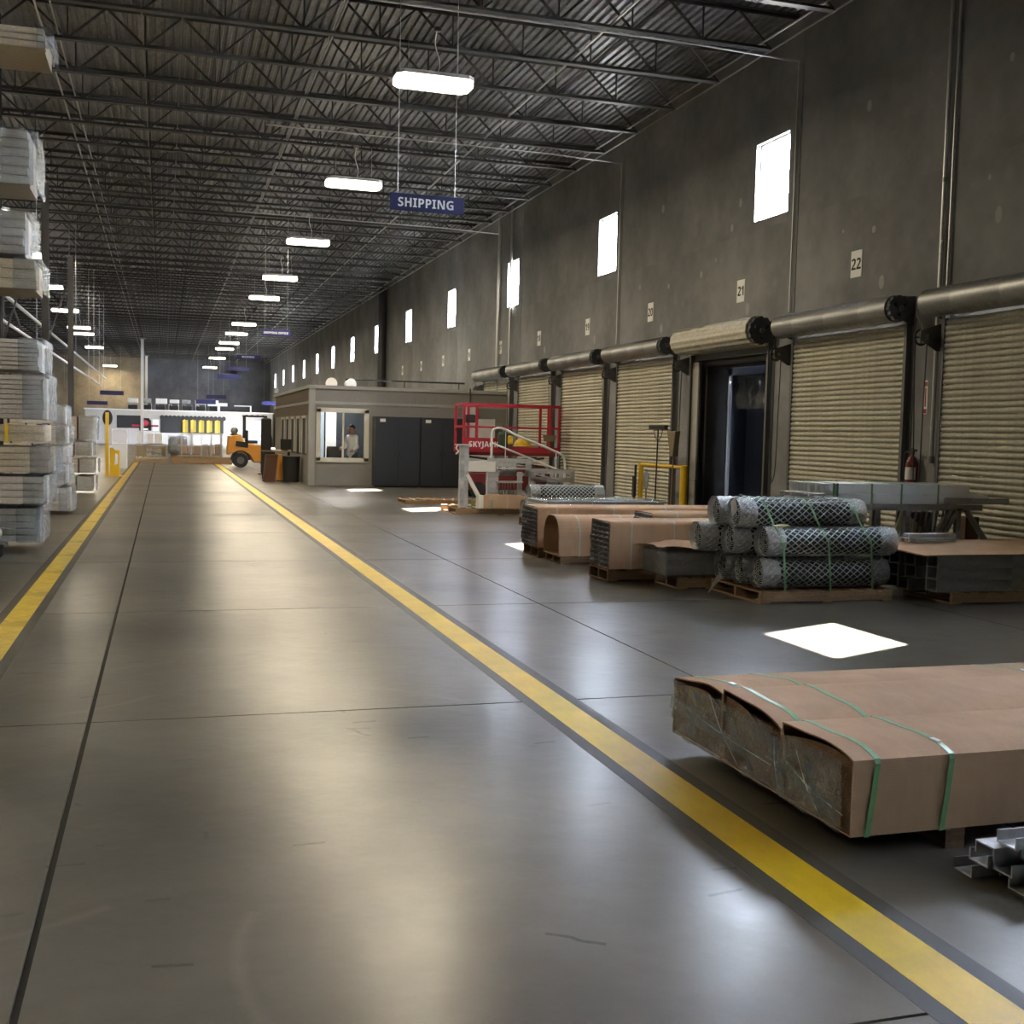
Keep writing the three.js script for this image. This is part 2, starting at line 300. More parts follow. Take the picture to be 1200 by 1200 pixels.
// ceiling: ribbed steel deck on open-web joists
{
  const c = struct('ceiling', 'ribbed metal roof deck', 'ceiling');
  const pitch = 0.1525, pts = [];
  for (let x = XL - 0.2; x < XR + 0.25; x += pitch) pts.push([x, 0.045], [x + 0.05, 0.045], [x + 0.068, 0], [x + 0.135, 0]);
  const top = [[pts[pts.length - 1][0], 0.16], [pts[0][0], 0.16]];
  obj('deck', ext([...pts, ...top], ZF - ZB + 0.6).translate(0, YD, ZB - 0.3), M.deck, c);
}
const JZ = []; for (let k = -9; k <= 53; k++) JZ.push(-15.15 - k * 1.83);
{
  const xa = -19.8, xb = 9.42, yb = 7.93, yt = 8.55, n = 24, dx = (xb - xa) / n;
  const bottom = geo([b2(xa, xb, yb, yb + 0.012, -0.065, 0.065), b2(xa, xb, yb, yb + 0.06, -0.02, -0.008), b2(xa, xb, yb, yb + 0.06, 0.008, 0.02)]);
  const topc = geo([b2(xa - 0.1, xb + 0.5, yt - 0.012, yt, -0.07, 0.07), b2(xa, xb + 0.5, yt - 0.065, yt, -0.02, -0.008), b2(xa, xb + 0.5, yt - 0.065, yt, 0.008, 0.02)]);
  const bars = [];
  for (let i = 0; i < n; i++) {
    const x = xa + i * dx;
    bars.push(bar(V(x, yb + 0.03, 0), V(x + dx / 2, yt - 0.03, 0), 0.032, 0.032), bar(V(x + dx / 2, yt - 0.03, 0), V(x + dx, yb + 0.03, 0), 0.032, 0.032), bar(V(x, yb + 0.03, 0), V(x, yt - 0.03, 0), 0.022, 0.022));
  }
  const single = bars.map((b) => { const g = geo(b); g.userData.done = true; return g; }), merged = geo(bars);
  [bottom, topc, merged].forEach((g) => (g.userData.done = true));
  JZ.forEach((z, i) => {
    const t = thing('roof_joist', z > -15 ? `black open-web roof joist above the picture, ${ordinal(10 - i)} before the first visible one` : `black open-web roof joist under the deck, ${ordinal(i - 8)} going away from the camera`, 'joist', [0, 0, z], 0, 'open-web joists under the roof deck');
    obj('bottom_chord', bottom, M.joist, t); obj('top_chord', topc, M.joist, t);
    if (z < -13 && z > -36) single.forEach((g) => obj('web_bar', g, M.joist, t)); else obj('web', merged, M.joist, t);
  });
  // bridging rods that tie the joists together
  for (const [n, [x, y, r]] of [[9.5, 7.97, 0.018], [9.28, 8.03, 0.018], [6.62, 7.97, 0.02], [2.6, 7.97, 0.02], [2.75, 8.45, 0.016], [-1.9, 7.97, 0.02], [-1.68, 8.0, 0.018], [-0.35, 7.97, 0.014], [0.28, 8.45, 0.016], [-5.5, 7.97, 0.02], [-9.5, 7.97, 0.02], [-14, 7.97, 0.02]].sort((a, b) => b[0] - a[0]).entries())
    tag(obj('bridging_rod', bar(V(x, y + 0.02, ZF - 1), V(x, y + 0.02, ZB + 1), r * 1.3, r * 1.3), x > 6 || x < -1 ? M.conduit : M.galv), `thin steel rod running lengthwise under the roof joists, ${ordinal(n + 1)} counting from the dock wall`, 'rod', 'bridging rods under the joists');
  // columns
  for (const [z, l] of [[-87, 'pale steel column rising beside the tan end wall'], [-108, 'pale steel column just in front of the dark end wall']]) {
    const c = thing('column', l, 'column', [-1.5, 0, z]);
    obj('shaft', bx(0.2, 7.85, 0.2, 0, 3.94, 0), M.white, c); obj('base_plate', bx(0.4, 0.03, 0.4, 0, 0.015, 0), M.galvGrey, c); obj('cap_plate', bx(0.5, 0.05, 0.3, 0, 7.9, 0), M.galvGrey, c);
  }
}
// conduits across the joists that drop down the wall
for (const [z, l] of [[-17.0, 'thin conduit dropping down the wall beside the nearest window'], [-24.6, 'thin conduit dropping down the wall beside the second window'], [-34.6, 'thin conduit dropping to the wall above the office roof']]) {
  const t = thing('conduit', l, 'conduit');
  obj('cross_run', poly([V(2.0, 7.9, z), V(8.6, 7.88, z), V(9.0, 7.86, z), V(9.965, 7.83, z)], 0.016), M.conduit, t);
  obj('drop', poly([V(9.965, 7.85, z), V(9.965, 3.75, z)], 0.014), M.conduit, t);
}
{
  const t = thing('conduit_pair', 'two vertical wall conduits between dock doors 22 and its right neighbour', 'conduit');
  obj('pipe', poly([V(9.95, 8.5, -13.12), V(9.95, 1.35, -13.12)], 0.03, 8), M.conduit, t);
  obj('pipe', poly([V(9.965, 8.5, -12.98), V(9.965, 3.4, -12.98), V(9.965, 3.3, -13.02), V(9.965, 1.45, -13.02)], 0.02, 8), M.conduit, t);
  obj('coupling', [rod(V(9.95, 1.35, -13.12), V(9.95, 1.45, -13.12), 0.045), rod(V(9.95, 5.1, -13.12), V(9.95, 5.16, -13.12), 0.036)], M.galv, t);
  const d = thing('downpipe', 'fat dark vertical pipe on the dock wall above the office', 'pipe');
  obj('pipe', poly([V(9.76, 8.4, -53.2), V(9.76, 0.1, -53.2)], 0.2, 12), M.darkIron, d);
  const e = thing('downpipe', 'pale pipe pair running down the wall left of dock door 18', 'pipe');
  obj('pipe', poly([V(9.92, 8.4, -34.3), V(9.92, 0.1, -34.3)], 0.05, 8), M.conduit, e); obj('pipe', poly([V(9.92, 8.4, -33.0), V(9.92, 0.1, -33.0)], 0.04, 8), M.conduit, e);
}

// ---------------------------------------------------------------- dock doors
const slatPitch = 0.0795;
const slatGeo = (() => {                                      // curved slat profile, along z
  const p = []; for (let i = 0; i <= 5; i++) { const a = -0.9 + 1.8 * i / 5; p.push([-0.028 * (Math.cos(a) - 0.62) / 0.38, Math.sin(a) / Math.sin(0.9) * slatPitch * 0.44]); }
  p.push([0.006, slatPitch * 0.5], [0.012, slatPitch * 0.5], [0.012, -slatPitch * 0.5], [0.006, -slatPitch * 0.5]);
  const g = geo(ext(p, 3.0).translate(0, 0, -1.5)); g.userData.done = true; return g;
})();
function gear(r) {
  const p = []; for (let i = 0; i < 48; i++) { const a = i / 48 * PI * 2, q = r * (i % 4 < 2 ? 1 : 0.93); p.push([Math.cos(a) * q, Math.sin(a) * q]); }
  const hole = (x, y, h) => Array.from({ length: 10 }, (_, i) => [x + Math.cos(i / 10 * PI * 2) * h, y + Math.sin(i / 10 * PI * 2) * h]);
  return ext(p, 0.06, [0, 1, 2].map((k) => hole(Math.cos(k * 2.09 + 0.5) * r * 0.5, Math.sin(k * 2.09 + 0.5) * r * 0.5, r * 0.17)), 0.006);
}
let doorNo = 0;
for (const [n, z] of DOORS.sort((a, b) => b[0] - a[0])) {
  const open = n === 21, t = struct(`door_${++doorNo}`, open ? 'open rolling dock door 21 with its curtain rolled up' : n > 22 ? `closed cream rolling dock door ${n === 23 ? 'at the right edge of the picture' : 'right of the picture'}` : `closed cream rolling steel dock door under number ${n}`, 'dock door', [XR, 0, z]);
  if (!open) for (let y = 0.06; y < 3.3; y += slatPitch) { const s = obj('slat', slatGeo, M.slat, t); s.position.set(-0.05, y, 0); }
  if (!open) obj('bottom_bar', bx(0.06, 0.06, 3.0, -0.05, 0.03, 0), M.guide, t);
  for (const s of [-1, 1]) obj('guide_rail', [bx(0.09, 3.35, 0.02, -0.046, 1.675, s * 1.525), bx(0.012, 3.35, 0.06, -0.092, 1.675, s * 1.505), bx(0.015, 3.35, 0.08, -0.008, 1.675, s * 1.57)], M.guide, t);
  if (open) {
    const p = []; for (let i = 0; i < 56; i++) { const a = i / 56 * PI * 2, q = 0.245 + 0.006 * Math.sin(a * 14); p.push([Math.cos(a) * q, Math.sin(a) * q]); }
    obj('rolled_curtain', ext(p, 3.02).translate(-0.3, 3.48, -1.51), M.slat, t);
    obj('bottom_bar', bx(0.05, 0.07, 3.0, -0.1, 3.27, 0), M.slat, t);
  } else obj('hood', [new THREE.CylinderGeometry(0.19, 0.19, 3.08, 22).rotateX(PI / 2).translate(-0.3, 3.47, 0), bx(0.3, 0.02, 3.06, -0.15, 3.65, 0)], M.galv, t);
  for (const s of [-1, 1]) obj('end_bracket', ext([[0, 3.25], [-0.34, 3.36], [-0.4, 3.47], [-0.34, 3.58], [0, 3.66]], 0.012).translate(0, 0, s * 1.56 - 0.006), M.guide, t);
  const gm = obj('gear_wheel', gear(open ? 0.235 : 0.175).translate(-0.3, 3.47, 1.575), M.darkIron, t);
  obj('hub', new THREE.CylinderGeometry(0.045, 0.045, 0.1, 10).rotateX(PI / 2).translate(-0.3, 3.47, 1.63), M.guide, gm);
  const w = obj('chain_wheel', [new THREE.TorusGeometry(0.1, 0.018, 6, 18).translate(-0.26, 3.04, -1.74), bx(0.2, 0.02, 0.02, -0.26, 3.04, -1.74), bx(0.02, 0.2, 0.02, -0.26, 3.04, -1.74), rod(V(-0.26, 3.04, -1.74), V(-0.26, 3.04, -1.56), 0.02)], M.darkIron, t);
  obj('wheel_bracket', ext([[0, 2.86], [-0.08, 2.86], [-0.34, 3.0], [-0.34, 3.12], [-0.05, 3.22], [0, 3.22]], 0.012).translate(0, 0, -1.66), M.guide, t);
  obj('hand_chain', tube([V(-0.36, 3.04, -1.74), V(-0.33, 2.2, -1.73), V(-0.28, 1.0, -1.72), V(-0.26, 0.9, -1.72), V(-0.22, 1.0, -1.72), V(-0.18, 2.2, -1.73), V(-0.16, 3.04, -1.74)], 0.009, 5, 36), M.darkIron, t);
  if (!open) obj('chain_loop', tube([V(-0.3, 3.64, -1.6), V(-0.34, 3.4, -1.72), V(-0.26, 3.14, -1.74)], 0.01, 5, 10), M.darkIron, t);
}
for (const n of [22, 21, 20, 19, 18, 17, 16, 15, 14, 13]) {    // number boards over the doors
  const z = -15.15 + (22 - n) * -3.81 + (n === 21 ? 0.2 : 0);
  const t = thing('door_number_sign', `white board with black number ${['thirteen', 'fourteen', 'fifteen', 'sixteen', 'seventeen', 'eighteen', 'nineteen', 'twenty', 'twenty-one', 'twenty-two'][n - 13]} on the dock wall`, 'sign', [XR - 0.006, 4.3, z], -PI / 2, 'number boards over the dock doors');
  obj('board', bx(0.28, 0.40, 0.01), M.signWhite, t);
  obj('digits', text(String(n), 0.17).translate(0, 0, 0.0055), M.ink, t);
}
{ // what stands in the open dock 21: a trailer backed up with its dark doors shut
  const z = -19.06, t = thing('trailer', 'dark navy trailer end seen through open dock door 21', 'trailer', [10.575, 0, z]);
  obj('door_leaf', [rb(0.05, 2.75, 1.16, 0.45, 1.52, 0.59, 0.01)], M.navy, t);
  obj('door_leaf', [rb(0.05, 2.75, 1.16, 0.45, 1.52, -0.59, 0.01)], M.navy, t);
  obj('door_handle', [rb(0.03, 0.26, 0.1, 0.41, 1.5, -0.45, 0.01)], M.black, t);
  obj('door_frame', [bx(0.4, 3.1, 0.3, 0.3, 1.55, 1.34), bx(0.4, 3.1, 0.3, 0.3, 1.55, -1.34), bx(0.4, 0.4, 2.98, 0.3, 3.06, 0), bx(0.4, 0.1, 2.6, 0.3, 0.05, 0), bx(0.4, 1.2, 2.6, 0.3, -0.6, 0)], M.navy, t);
  for (const s of [-1, 1]) obj('side_wall', b2(0.11, 3.5, -0.2, 3.26, s * 1.49, s * 1.53), M.navy, t);
  obj('roof', b2(0.11, 3.5, 3.2, 3.26, -1.5, 1.5), M.navy, t); obj('nose_wall', b2(3.46, 3.5, -0.2, 3.2, -1.49, 1.49), M.navy, t); obj('bed', b2(0.5, 3.46, -0.2, -0.1, -1.49, 1.49), M.navy, t);
  obj('marker_light', new THREE.SphereGeometry(0.025, 10, 8).translate(0.09, 2.72, -1.25), M.signWhite, t);
  const s = thing('dock_seal', 'black padded seal around open dock 21', 'dock seal', [10.181, 0, z]);
  obj('side_pad', rb(0.5, 3.2, 0.3, 0.22, 1.6, 1.42, 0.04), M.black, s); obj('side_pad', rb(0.5, 3.2, 0.3, 0.22, 1.6, -1.42, 0.04), M.black, s); obj('head_pad', rb(0.5, 0.25, 2.6, 0.22, 3.12, 0, 0.04), M.black, s);
  obj('dock_lip', bx(0.5, 0.04, 3.1, 0.25, -0.03, 0), M.guide, s);
  const c = thing('plastic_curtain', 'crumpled clear plastic sheet hanging in the top of open dock 21', 'plastic sheet', [10.74, 0, z]);
  const g = new THREE.PlaneGeometry(2.2, 0.62, 60, 18), p = g.attributes.position;
  for (let i = 0; i < p.count; i++) p.setZ(i, 0.03 * Math.sin(p.getX(i) * 9 + p.getY(i) * 14) + 0.02 * Math.sin(p.getX(i) * 23 - p.getY(i) * 9));
  g.computeVertexNormals(); obj('sheet', g.rotateY(-PI / 2).translate(0, 2.52, 0), M.film, c);
  const j = thing('door_jamb_board', 'pale painted jamb board on the left side of open dock 21', 'board', [9.9, 0, -20.45]);
  obj('board', bx(0.03, 2.3, 0.28, 0.08, 1.95, 0), M.officeTrim, j); obj('lower_board', bx(0.03, 0.78, 0.28, 0.08, 0.4, 0), M.officeWall, j);
}
{ // little things on the wall between doors 22 and 23
  const s = thing('wall_notice', 'narrow red and white notice strip on the wall above the fire extinguisher', 'notice', [XR - 0.004, 2.25, -13.36], -PI / 2);
  obj('strip', bx(0.075, 0.46, 0.006), M.signWhite, s); obj('arrow_print', [bx(0.06, 0.06, 0.002, 0, 0.18, 0.004), bx(0.06, 0.06, 0.002, 0, -0.19, 0.004), bx(0.028, 0.26, 0.002, 0, 0, 0.004)], M.red, s);
  const e = thing('fire_extinguisher', 'dark red fire extinguisher with white label hung on the wall', 'extinguisher', [XR - 0.1, 1.0, -13.46]);
  obj('bottle', new THREE.LatheGeometry([[0, 0], [0.075, 0], [0.085, 0.015], [0.085, 0.34], [0.06, 0.41], [0.025, 0.44], [0.025, 0.47], [0, 0.47]].map(([x, y]) => new THREE.Vector2(x, y)), 16), M.redDark, e);
  obj('label_band', new THREE.CylinderGeometry(0.0865, 0.0865, 0.17, 16, 1, true, PI, PI).translate(0, 0.2, 0), M.signWhite, e);
  obj('valve', [bx(0.04, 0.05, 0.05, 0, 0.49, 0), bx(0.03, 0.02, 0.14, 0, 0.53, 0.02, 0.2)], M.black, e); obj('hose', tube([V(0, 0.5, -0.03), V(-0.02, 0.48, -0.12), V(-0.03, 0.3, -0.13), V(-0.03, 0.12, -0.11)], 0.012), M.black, e);
}

// ---------------------------------------------------------------- lamps
function highBay(x, z, label, h = 7.1) {
  const t = thing('ceiling_lamp', label, 'ceiling lamp', [x, h, z], 0, 'lit high-bay lamps under the joists');
  const hex = (w, d, c) => [[-w, -d + c], [-w + c, -d], [w - c, -d], [w, -d + c], [w, d - c], [w - c, d], [-w + c, d], [-w, d - c]];
  obj('housing', [ext(hex(0.62, 0.28, 0.1), 0.06).rotateX(PI / 2).translate(0, 0.11, 0), bx(0.9, 0.05, 0.2, 0, 0.13, 0)], M.white, t);
  obj('diffuser', ext(hex(0.6, 0.26, 0.1), 0.075, [], 0.012).rotateX(PI / 2).translate(0, 0.04, 0), M.lampGlow, t);
  for (const s of [-0.4, 0.4]) obj('suspension_wire', rod(V(s, 0.1, 0), V(s, 0.85, 0), 0.004, 5), M.conduit, t);
  obj('power_cord', tube([V(0.05, 0.85, 0), V(0.02, 0.6, 0.02), V(0.1, 0.32, 0), V(0.06, 0.12, 0)], 0.01, 5), M.white, t);
  obj('junction_box', bx(0.1, 0.06, 0.1, 0.05, 0.84, 0), M.galv, t);
  const l = new THREE.RectAreaLight(LAMP_COLOR, LAMP, 1.2, 0.52); l.position.set(0, -0.075, 0); l.lookAt(0, -1, 0); l.rotation.set(-PI / 2, 0, 0); t.add(l);
}
[18.0, 25.9, 34.3, 42.8, 49.6, 62.5, 69, 76.8, 82.7, 94, 109].forEach((z, i) => highBay(4.05, -z, i === 0 ? 'nearest and largest lit high-bay lamp, left of the dock windows' : i === 1 ? 'second lit lamp just left of the blue shipping sign' : i === 2 ? 'third lit lamp of the right-hand row' : `small lit lamp, ${ordinal(i + 1)} of the right-hand row going away`));
[41, 50, 59.9, 70, 74.5, 87, 113].forEach((z, i) => highBay(-4.5 - i * 0.05, -z, `lit lamp beyond the racks, ${ordinal(i + 1)} of the left-hand row going away`));
for (const [x, z] of [[-4.5, -33], [-4.5, -25], [-4.5, -16], [-4.5, -8]]) highBay(x, z, x > 0 ? 'lit lamp overhead above the top edge of the picture' : `lit lamp hidden left of the picture, ${ordinal(Math.round((-z + 1) / 8.3))} of the left-hand row`);

// ---------------------------------------------------------------- hanging signs
function hangSign(x, y, z, w, h, words, label, top = 7.95, ts = 0.55) {
  z = JZ.reduce((a, b) => Math.abs(b - z) < Math.abs(a - z) ? b : a); const t = thing('hanging_sign', label, 'sign', [x, y, z], 0, 'blue aisle signs on wires');
  obj('panel', rb(w, h, 0.012, 0, 0, 0, 0.004, 1), M.signBlue, t);
  if (words) obj('lettering', text(words, h * ts).translate(-w * 0.02, 0, 0.0065), M.signWhite, t);
  for (const s of [-0.4, 0.37]) obj('wire', rod(V(w * s, h / 2 - 0.03, 0), V(w * s, top - y, 0), 0.004, 5), M.conduit, t);
}
hangSign(2.955, 4.285, -13.32, 0.888, 0.2, 'SHIPPING', 'blue hanging sign lettered SHIPPING in white, nearest the camera', 7.95, 0.52);
hangSign(3.25, 4.5, -36, 0.86, 0.21, 'SHIPPING OFFICE', 'dark blue hanging sign ending in OFFICE, between two lamps', 7.95, 0.3);
hangSign(4.2, 5.3, -60, 1.2, 0.22, 'RECEIVING', 'dark blue hanging sign far down the hall, uppermost of three', 7.95, 0.4);
hangSign(4.0, 4.95, -66, 1.2, 0.22, '', 'dark blue hanging sign far down the hall, middle one of three', 7.95);
hangSign(3.7, 4.65, -70, 1.3, 0.28, '', 'dark blue hanging sign far down the hall, lowest of three', 7.95);
hangSign(3.9, 4.0, -92, 1.5, 0.3, '', 'blue hanging sign before the dark end wall, upper right one', 7.95);
hangSign(3.3, 3.7, -97, 1.6, 0.35, '', 'blue hanging sign before the dark end wall, lower left one', 7.95);
hangSign(8.6, 3.75, -97, 1.5, 0.3, '', 'small blue hanging sign just right of the dark end wall', 7.95);
hangSign(-4.0, 4.2, -97, 1.8, 0.35, '', 'dark hanging sign before the tan end wall, highest one', 7.95);
hangSign(-5.2, 3.4, -99, 1.6, 0.3, '', 'dark hanging sign before the tan end wall, lowest one', 7.95);

// ---------------------------------------------------------------- goods: generic builders
function pallet(label, x, z, L, D, m = M.wood, h = 0.13, turn = 0, name = 'wooden_pallet') {   // L along x, D along z, centre x,z
  const t = thing(name, label, 'pallet', [x, 0, z], turn);
  for (const s of [-1, 0, 1]) obj('stringer', bx(L, h - 0.036, 0.04, 0, h / 2, s * (D / 2 - 0.02)), m, t);
  const n = Math.max(5, Math.round(L / 0.2));
  for (let i = 0; i < n; i++) obj('deck_board', bx(0.11, 0.018, D, -L / 2 + 0.055 + i * (L - 0.11) / (n - 1), h - 0.009, 0, 0, rr(-0.01, 0.01)), m, t);
  for (let i = 0; i < 3; i++) obj('bottom_board', bx(0.11, 0.018, D, -L / 2 + 0.055 + i * (L - 0.11) / 2, 0.009, 0), m, t);
  return t;
}
function crumple(w, h, amp, s, nx = 26, ny = 14) {            // crumpled plastic sheet in x,y facing +z
  const g = new THREE.PlaneGeometry(w, h, nx, ny), p = g.attributes.position;
  for (let i = 0; i < p.count; i++) { const x = p.getX(i) * 9 + s, y = p.getY(i) * 9 + s * 2; p.setZ(i, amp * (Math.abs(Math.sin(x * 1.1 + Math.sin(y * 1.7) * 1.4)) + 0.6 * Math.abs(Math.sin(y * 2.3 + x * 1.9)) + 0.5 * rnd() - 0.8)); }
  g.computeVertexNormals(); return g;
}

// the three long cartons in the foreground, lying along x
{
  const hb = 0.085, X0 = 2.53, X1 = 6.1;
  const top = (s) => 0.024 * Math.pow(Math.sin(PI * s), 0.8) + 0.006 * Math.sin(7 * s);
  const spec = [['front', -3.71, -4.235, 0.385, 0.402, 0], ['middle', -4.245, -4.775, 0.375, 0.425, 0.0], ['far', -4.785, -5.31, 0.405, 0.365, 0.0]];
  for (const [w, za, zb, ya, yb, dx] of spec) {
    const t = thing('long_carton', { front: 'long brown cardboard carton in the foreground, nearest the camera of three', middle: 'long brown cardboard carton strapped between two others in the foreground', far: 'long brown cardboard carton in the foreground, farthest from the camera of three' }[w], 'carton', [0, 0, 0], 0, 'long strapped cartons in the foreground');
    const N = 16, out = [], inn = [];
    const D = za - zb;                                       // outline in u (towards -z), y
    for (let i = 0; i <= N; i++) { const s = i / N; out.push([s * D, ya + (yb - ya) * s + top(s)]); }
    const outline = [[0, hb], ...out, [D, hb]].reverse();
    for (let i = 0; i <= N; i++) { const s = i / N; inn.push([0.005 + s * (D - 0.01), ya + (yb - ya) * s + top(s) - 0.006]); }
    const inner = [[0.005, hb + 0.006], ...inn, [D - 0.005, hb + 0.006]].reverse();
    const toWorld = (g, x) => g.rotateY(PI / 2).translate(x, 0, za);
    obj('sleeve', toWorld(ext(outline, X1 - X0, [inner]), X0 + dx), M.card, t);
    // end panel: set back a little, lower than the arched lid, with a bent top corner
    const ep = []; const low = w === 'front' ? [0.006, 0.012, 0.02, 0.045] : w === 'middle' ? [0.15, 0.10, 0.03, 0.02] : [0.1, 0.035, 0.02, 0.03];
    for (let i = 0; i <= 8; i++) { const s = i / 8, q = low[0] + (low[1] - low[0]) * Math.min(1, s * 3) + (low[2] - low[1]) * cl((s - 0.33) * 3) + (low[3] - low[2]) * cl((s - 0.67) * 3); ep.push([0.012 + s * (D - 0.024), ya + (yb - ya) * s + top(s) - 0.012 - q]); }
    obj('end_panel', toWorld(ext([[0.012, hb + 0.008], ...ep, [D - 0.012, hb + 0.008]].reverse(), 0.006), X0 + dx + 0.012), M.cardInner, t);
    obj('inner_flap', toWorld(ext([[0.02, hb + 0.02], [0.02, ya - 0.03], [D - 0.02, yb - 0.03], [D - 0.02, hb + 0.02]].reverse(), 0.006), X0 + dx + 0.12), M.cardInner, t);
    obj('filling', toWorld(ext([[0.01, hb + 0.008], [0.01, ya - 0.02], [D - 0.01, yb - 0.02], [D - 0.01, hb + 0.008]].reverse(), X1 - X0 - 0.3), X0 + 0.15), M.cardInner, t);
    obj('side_crease', b2(X0 + 0.03, X1 - 0.2, 0.33, 0.3315, za + 0.001, za + 0.0015), M.cardPale, t).visible = w === 'front';
    if (w !== 'front') t.children.pop();
  }
  // straps over all three
  const prof = (x) => { const p = [V(x - 0.035, hb - 0.003, -3.705), V(x - 0.012, 0.25, -3.704), V(x, 0.37, -3.704)];
    for (const [, za, zb, ya, yb] of spec) for (let i = 0; i <= 10; i++) { const s = i / 10; p.push(V(x + 0.004 * Math.sin(s * 9), ya + (yb - ya) * s + top(s) + 0.003, za + (zb - za) * s)); }
    p.push(V(x, 0.36, -5.316), V(x, hb - 0.003, -5.316), V(x, hb - 0.004, -3.705)); return p; };
  [2.635, 2.975, 4.35, 5.4].forEach((x, i) => {
    const t = thing('green_strap', ['green plastic strap around the foreground cartons, nearest their open ends', 'green plastic strap around the foreground cartons, second from their open ends', 'green plastic strap around the foreground cartons, near the right edge of the picture', 'green plastic strap around the far end of the foreground cartons'][i], 'strap');
    obj('band', ribbon(prof(x), V(0.0125, 0, 0), 0.0012), M.strap, t);
    const P = prof(x); const q = P[i === 1 ? 5 : 27]; obj('clip', rb(0.024, 0.005, 0.05, q.x, q.y + 0.003, q.z, 0.002, 1), M.clip, t);
  });
  // bearers that carry the cartons
  [3.02, 4.35, 5.6].forEach((x, i) => tag(obj('dunnage_bearer', bx(0.09, hb - 0.006, 1.6, x, (hb - 0.006) / 2, -4.52), M.woodDark), ['wooden bearer peeping out under the foreground cartons by the second strap', 'wooden bearer hidden under the middle of the foreground cartons', 'wooden bearer under the far end of the foreground cartons'][i], 'bearer', 'bearers under the foreground cartons'));
  // stretch film over the ends
  const f = thing('stretch_film', 'crumpled clear stretch film over the open carton ends', 'plastic film');
  obj('sheet', crumple(1.0, 0.28, 0.016, 3, 60, 22).rotateY(-PI / 2).translate(X0 - 0.02, 0.235, -4.76), M.filmMilky, f);
  obj('sheet', crumple(0.46, 0.28, 0.013, 8, 30, 18).rotateY(-PI / 2).translate(X0 - 0.016, 0.23, -3.98), M.filmMilky, f);
  const tw = []; const q = [[-4.28, 0.33, -4.22, 0.1], [-5.28, 0.27, -4.3, 0.2], [-4.9, 0.38, -4.6, 0.12], [-4.1, 0.32, -3.9, 0.1], [-3.75, 0.16, -4.2, 0.26]];
  for (const [z0, y0, z1, y1] of q) tw.push(tube([V(X0 - 0.012, y0, z0), V(X0 - 0.02, (y0 + y1) / 2 - 0.01, (z0 + z1) / 2), V(X0 - 0.012, y1, z1)], 0.0018, 5, 14));
  for (const [z0, y0, z1, y1, w] of [[-4.27, 0.34, -4.2, 0.11, 0.035], [-5.29, 0.25, -4.5, 0.2, 0.03], [-5.0, 0.37, -5.05, 0.12, 0.03], [-4.7, 0.34, -4.45, 0.13, 0.022], [-3.78, 0.15, -4.22, 0.24, 0.03], [-4.02, 0.33, -3.88, 0.11, 0.018]]) {   // gathered folds of the film
    const pts = Array.from({ length: 9 }, (_, i) => { const s = i / 8; return V(X0 - 0.022 - 0.006 * Math.sin(s * 17 + z0), y0 + (y1 - y0) * s, z0 + (z1 - z0) * s + 0.006 * Math.sin(s * 11)); });
    obj('film_fold', ribbon(pts, V(0.004, Math.abs(z1 - z0) > 0.3 ? w : 0, Math.abs(z1 - z0) > 0.3 ? 0 : w), 0.001), M.filmMilky, f);
  }
  for (const g of tw) obj('glint_twist', g, M.filmGlint, f);  // thin film twists, coloured pale to draw the glints on the film
}
{ // aluminium channels on the floor at the right edge
  const ch = geo(ext([[-0.05, 0], [0.05, 0], [0.05, 0.045], [0.044, 0.045], [0.044, 0.006], [-0.044, 0.006], [-0.044, 0.045], [-0.05, 0.045]], 2.2)); ch.userData.done = true;
  const spots = [[2.93, 0.152, -3.335, 0], [2.99, 0.1015, -3.28, 0], [2.88, 0.1015, -3.385, PI], [2.97, 0.051, -3.23, PI], [2.92, 0.051, -3.335, 0], [2.9, 0.051, -3.44, 0], [3.05, 0.0, -3.17, 0], [2.94, 0.0, -3.275, 0], [2.99, 0.0, -3.38, PI], [2.87, 0.0, -3.485, 0]];
  spots.forEach(([x, y, z, rz], i) => { const o = tag(obj('metal_channel', ch, M.alu), i === 0 ? 'shiny aluminium channel lying uppermost on the pile at the right edge' : `aluminium channel in the floor pile at the right edge, ${ordinal(i + 1)} counting down`, 'channel', 'aluminium channels at the right edge'); o.rotation.order = 'YZX'; o.rotation.set(0, PI / 2 + rr(-0.002, 0.002), rz); o.position.set(x, y + (rz ? 0.046 : 0.001), z); });
}
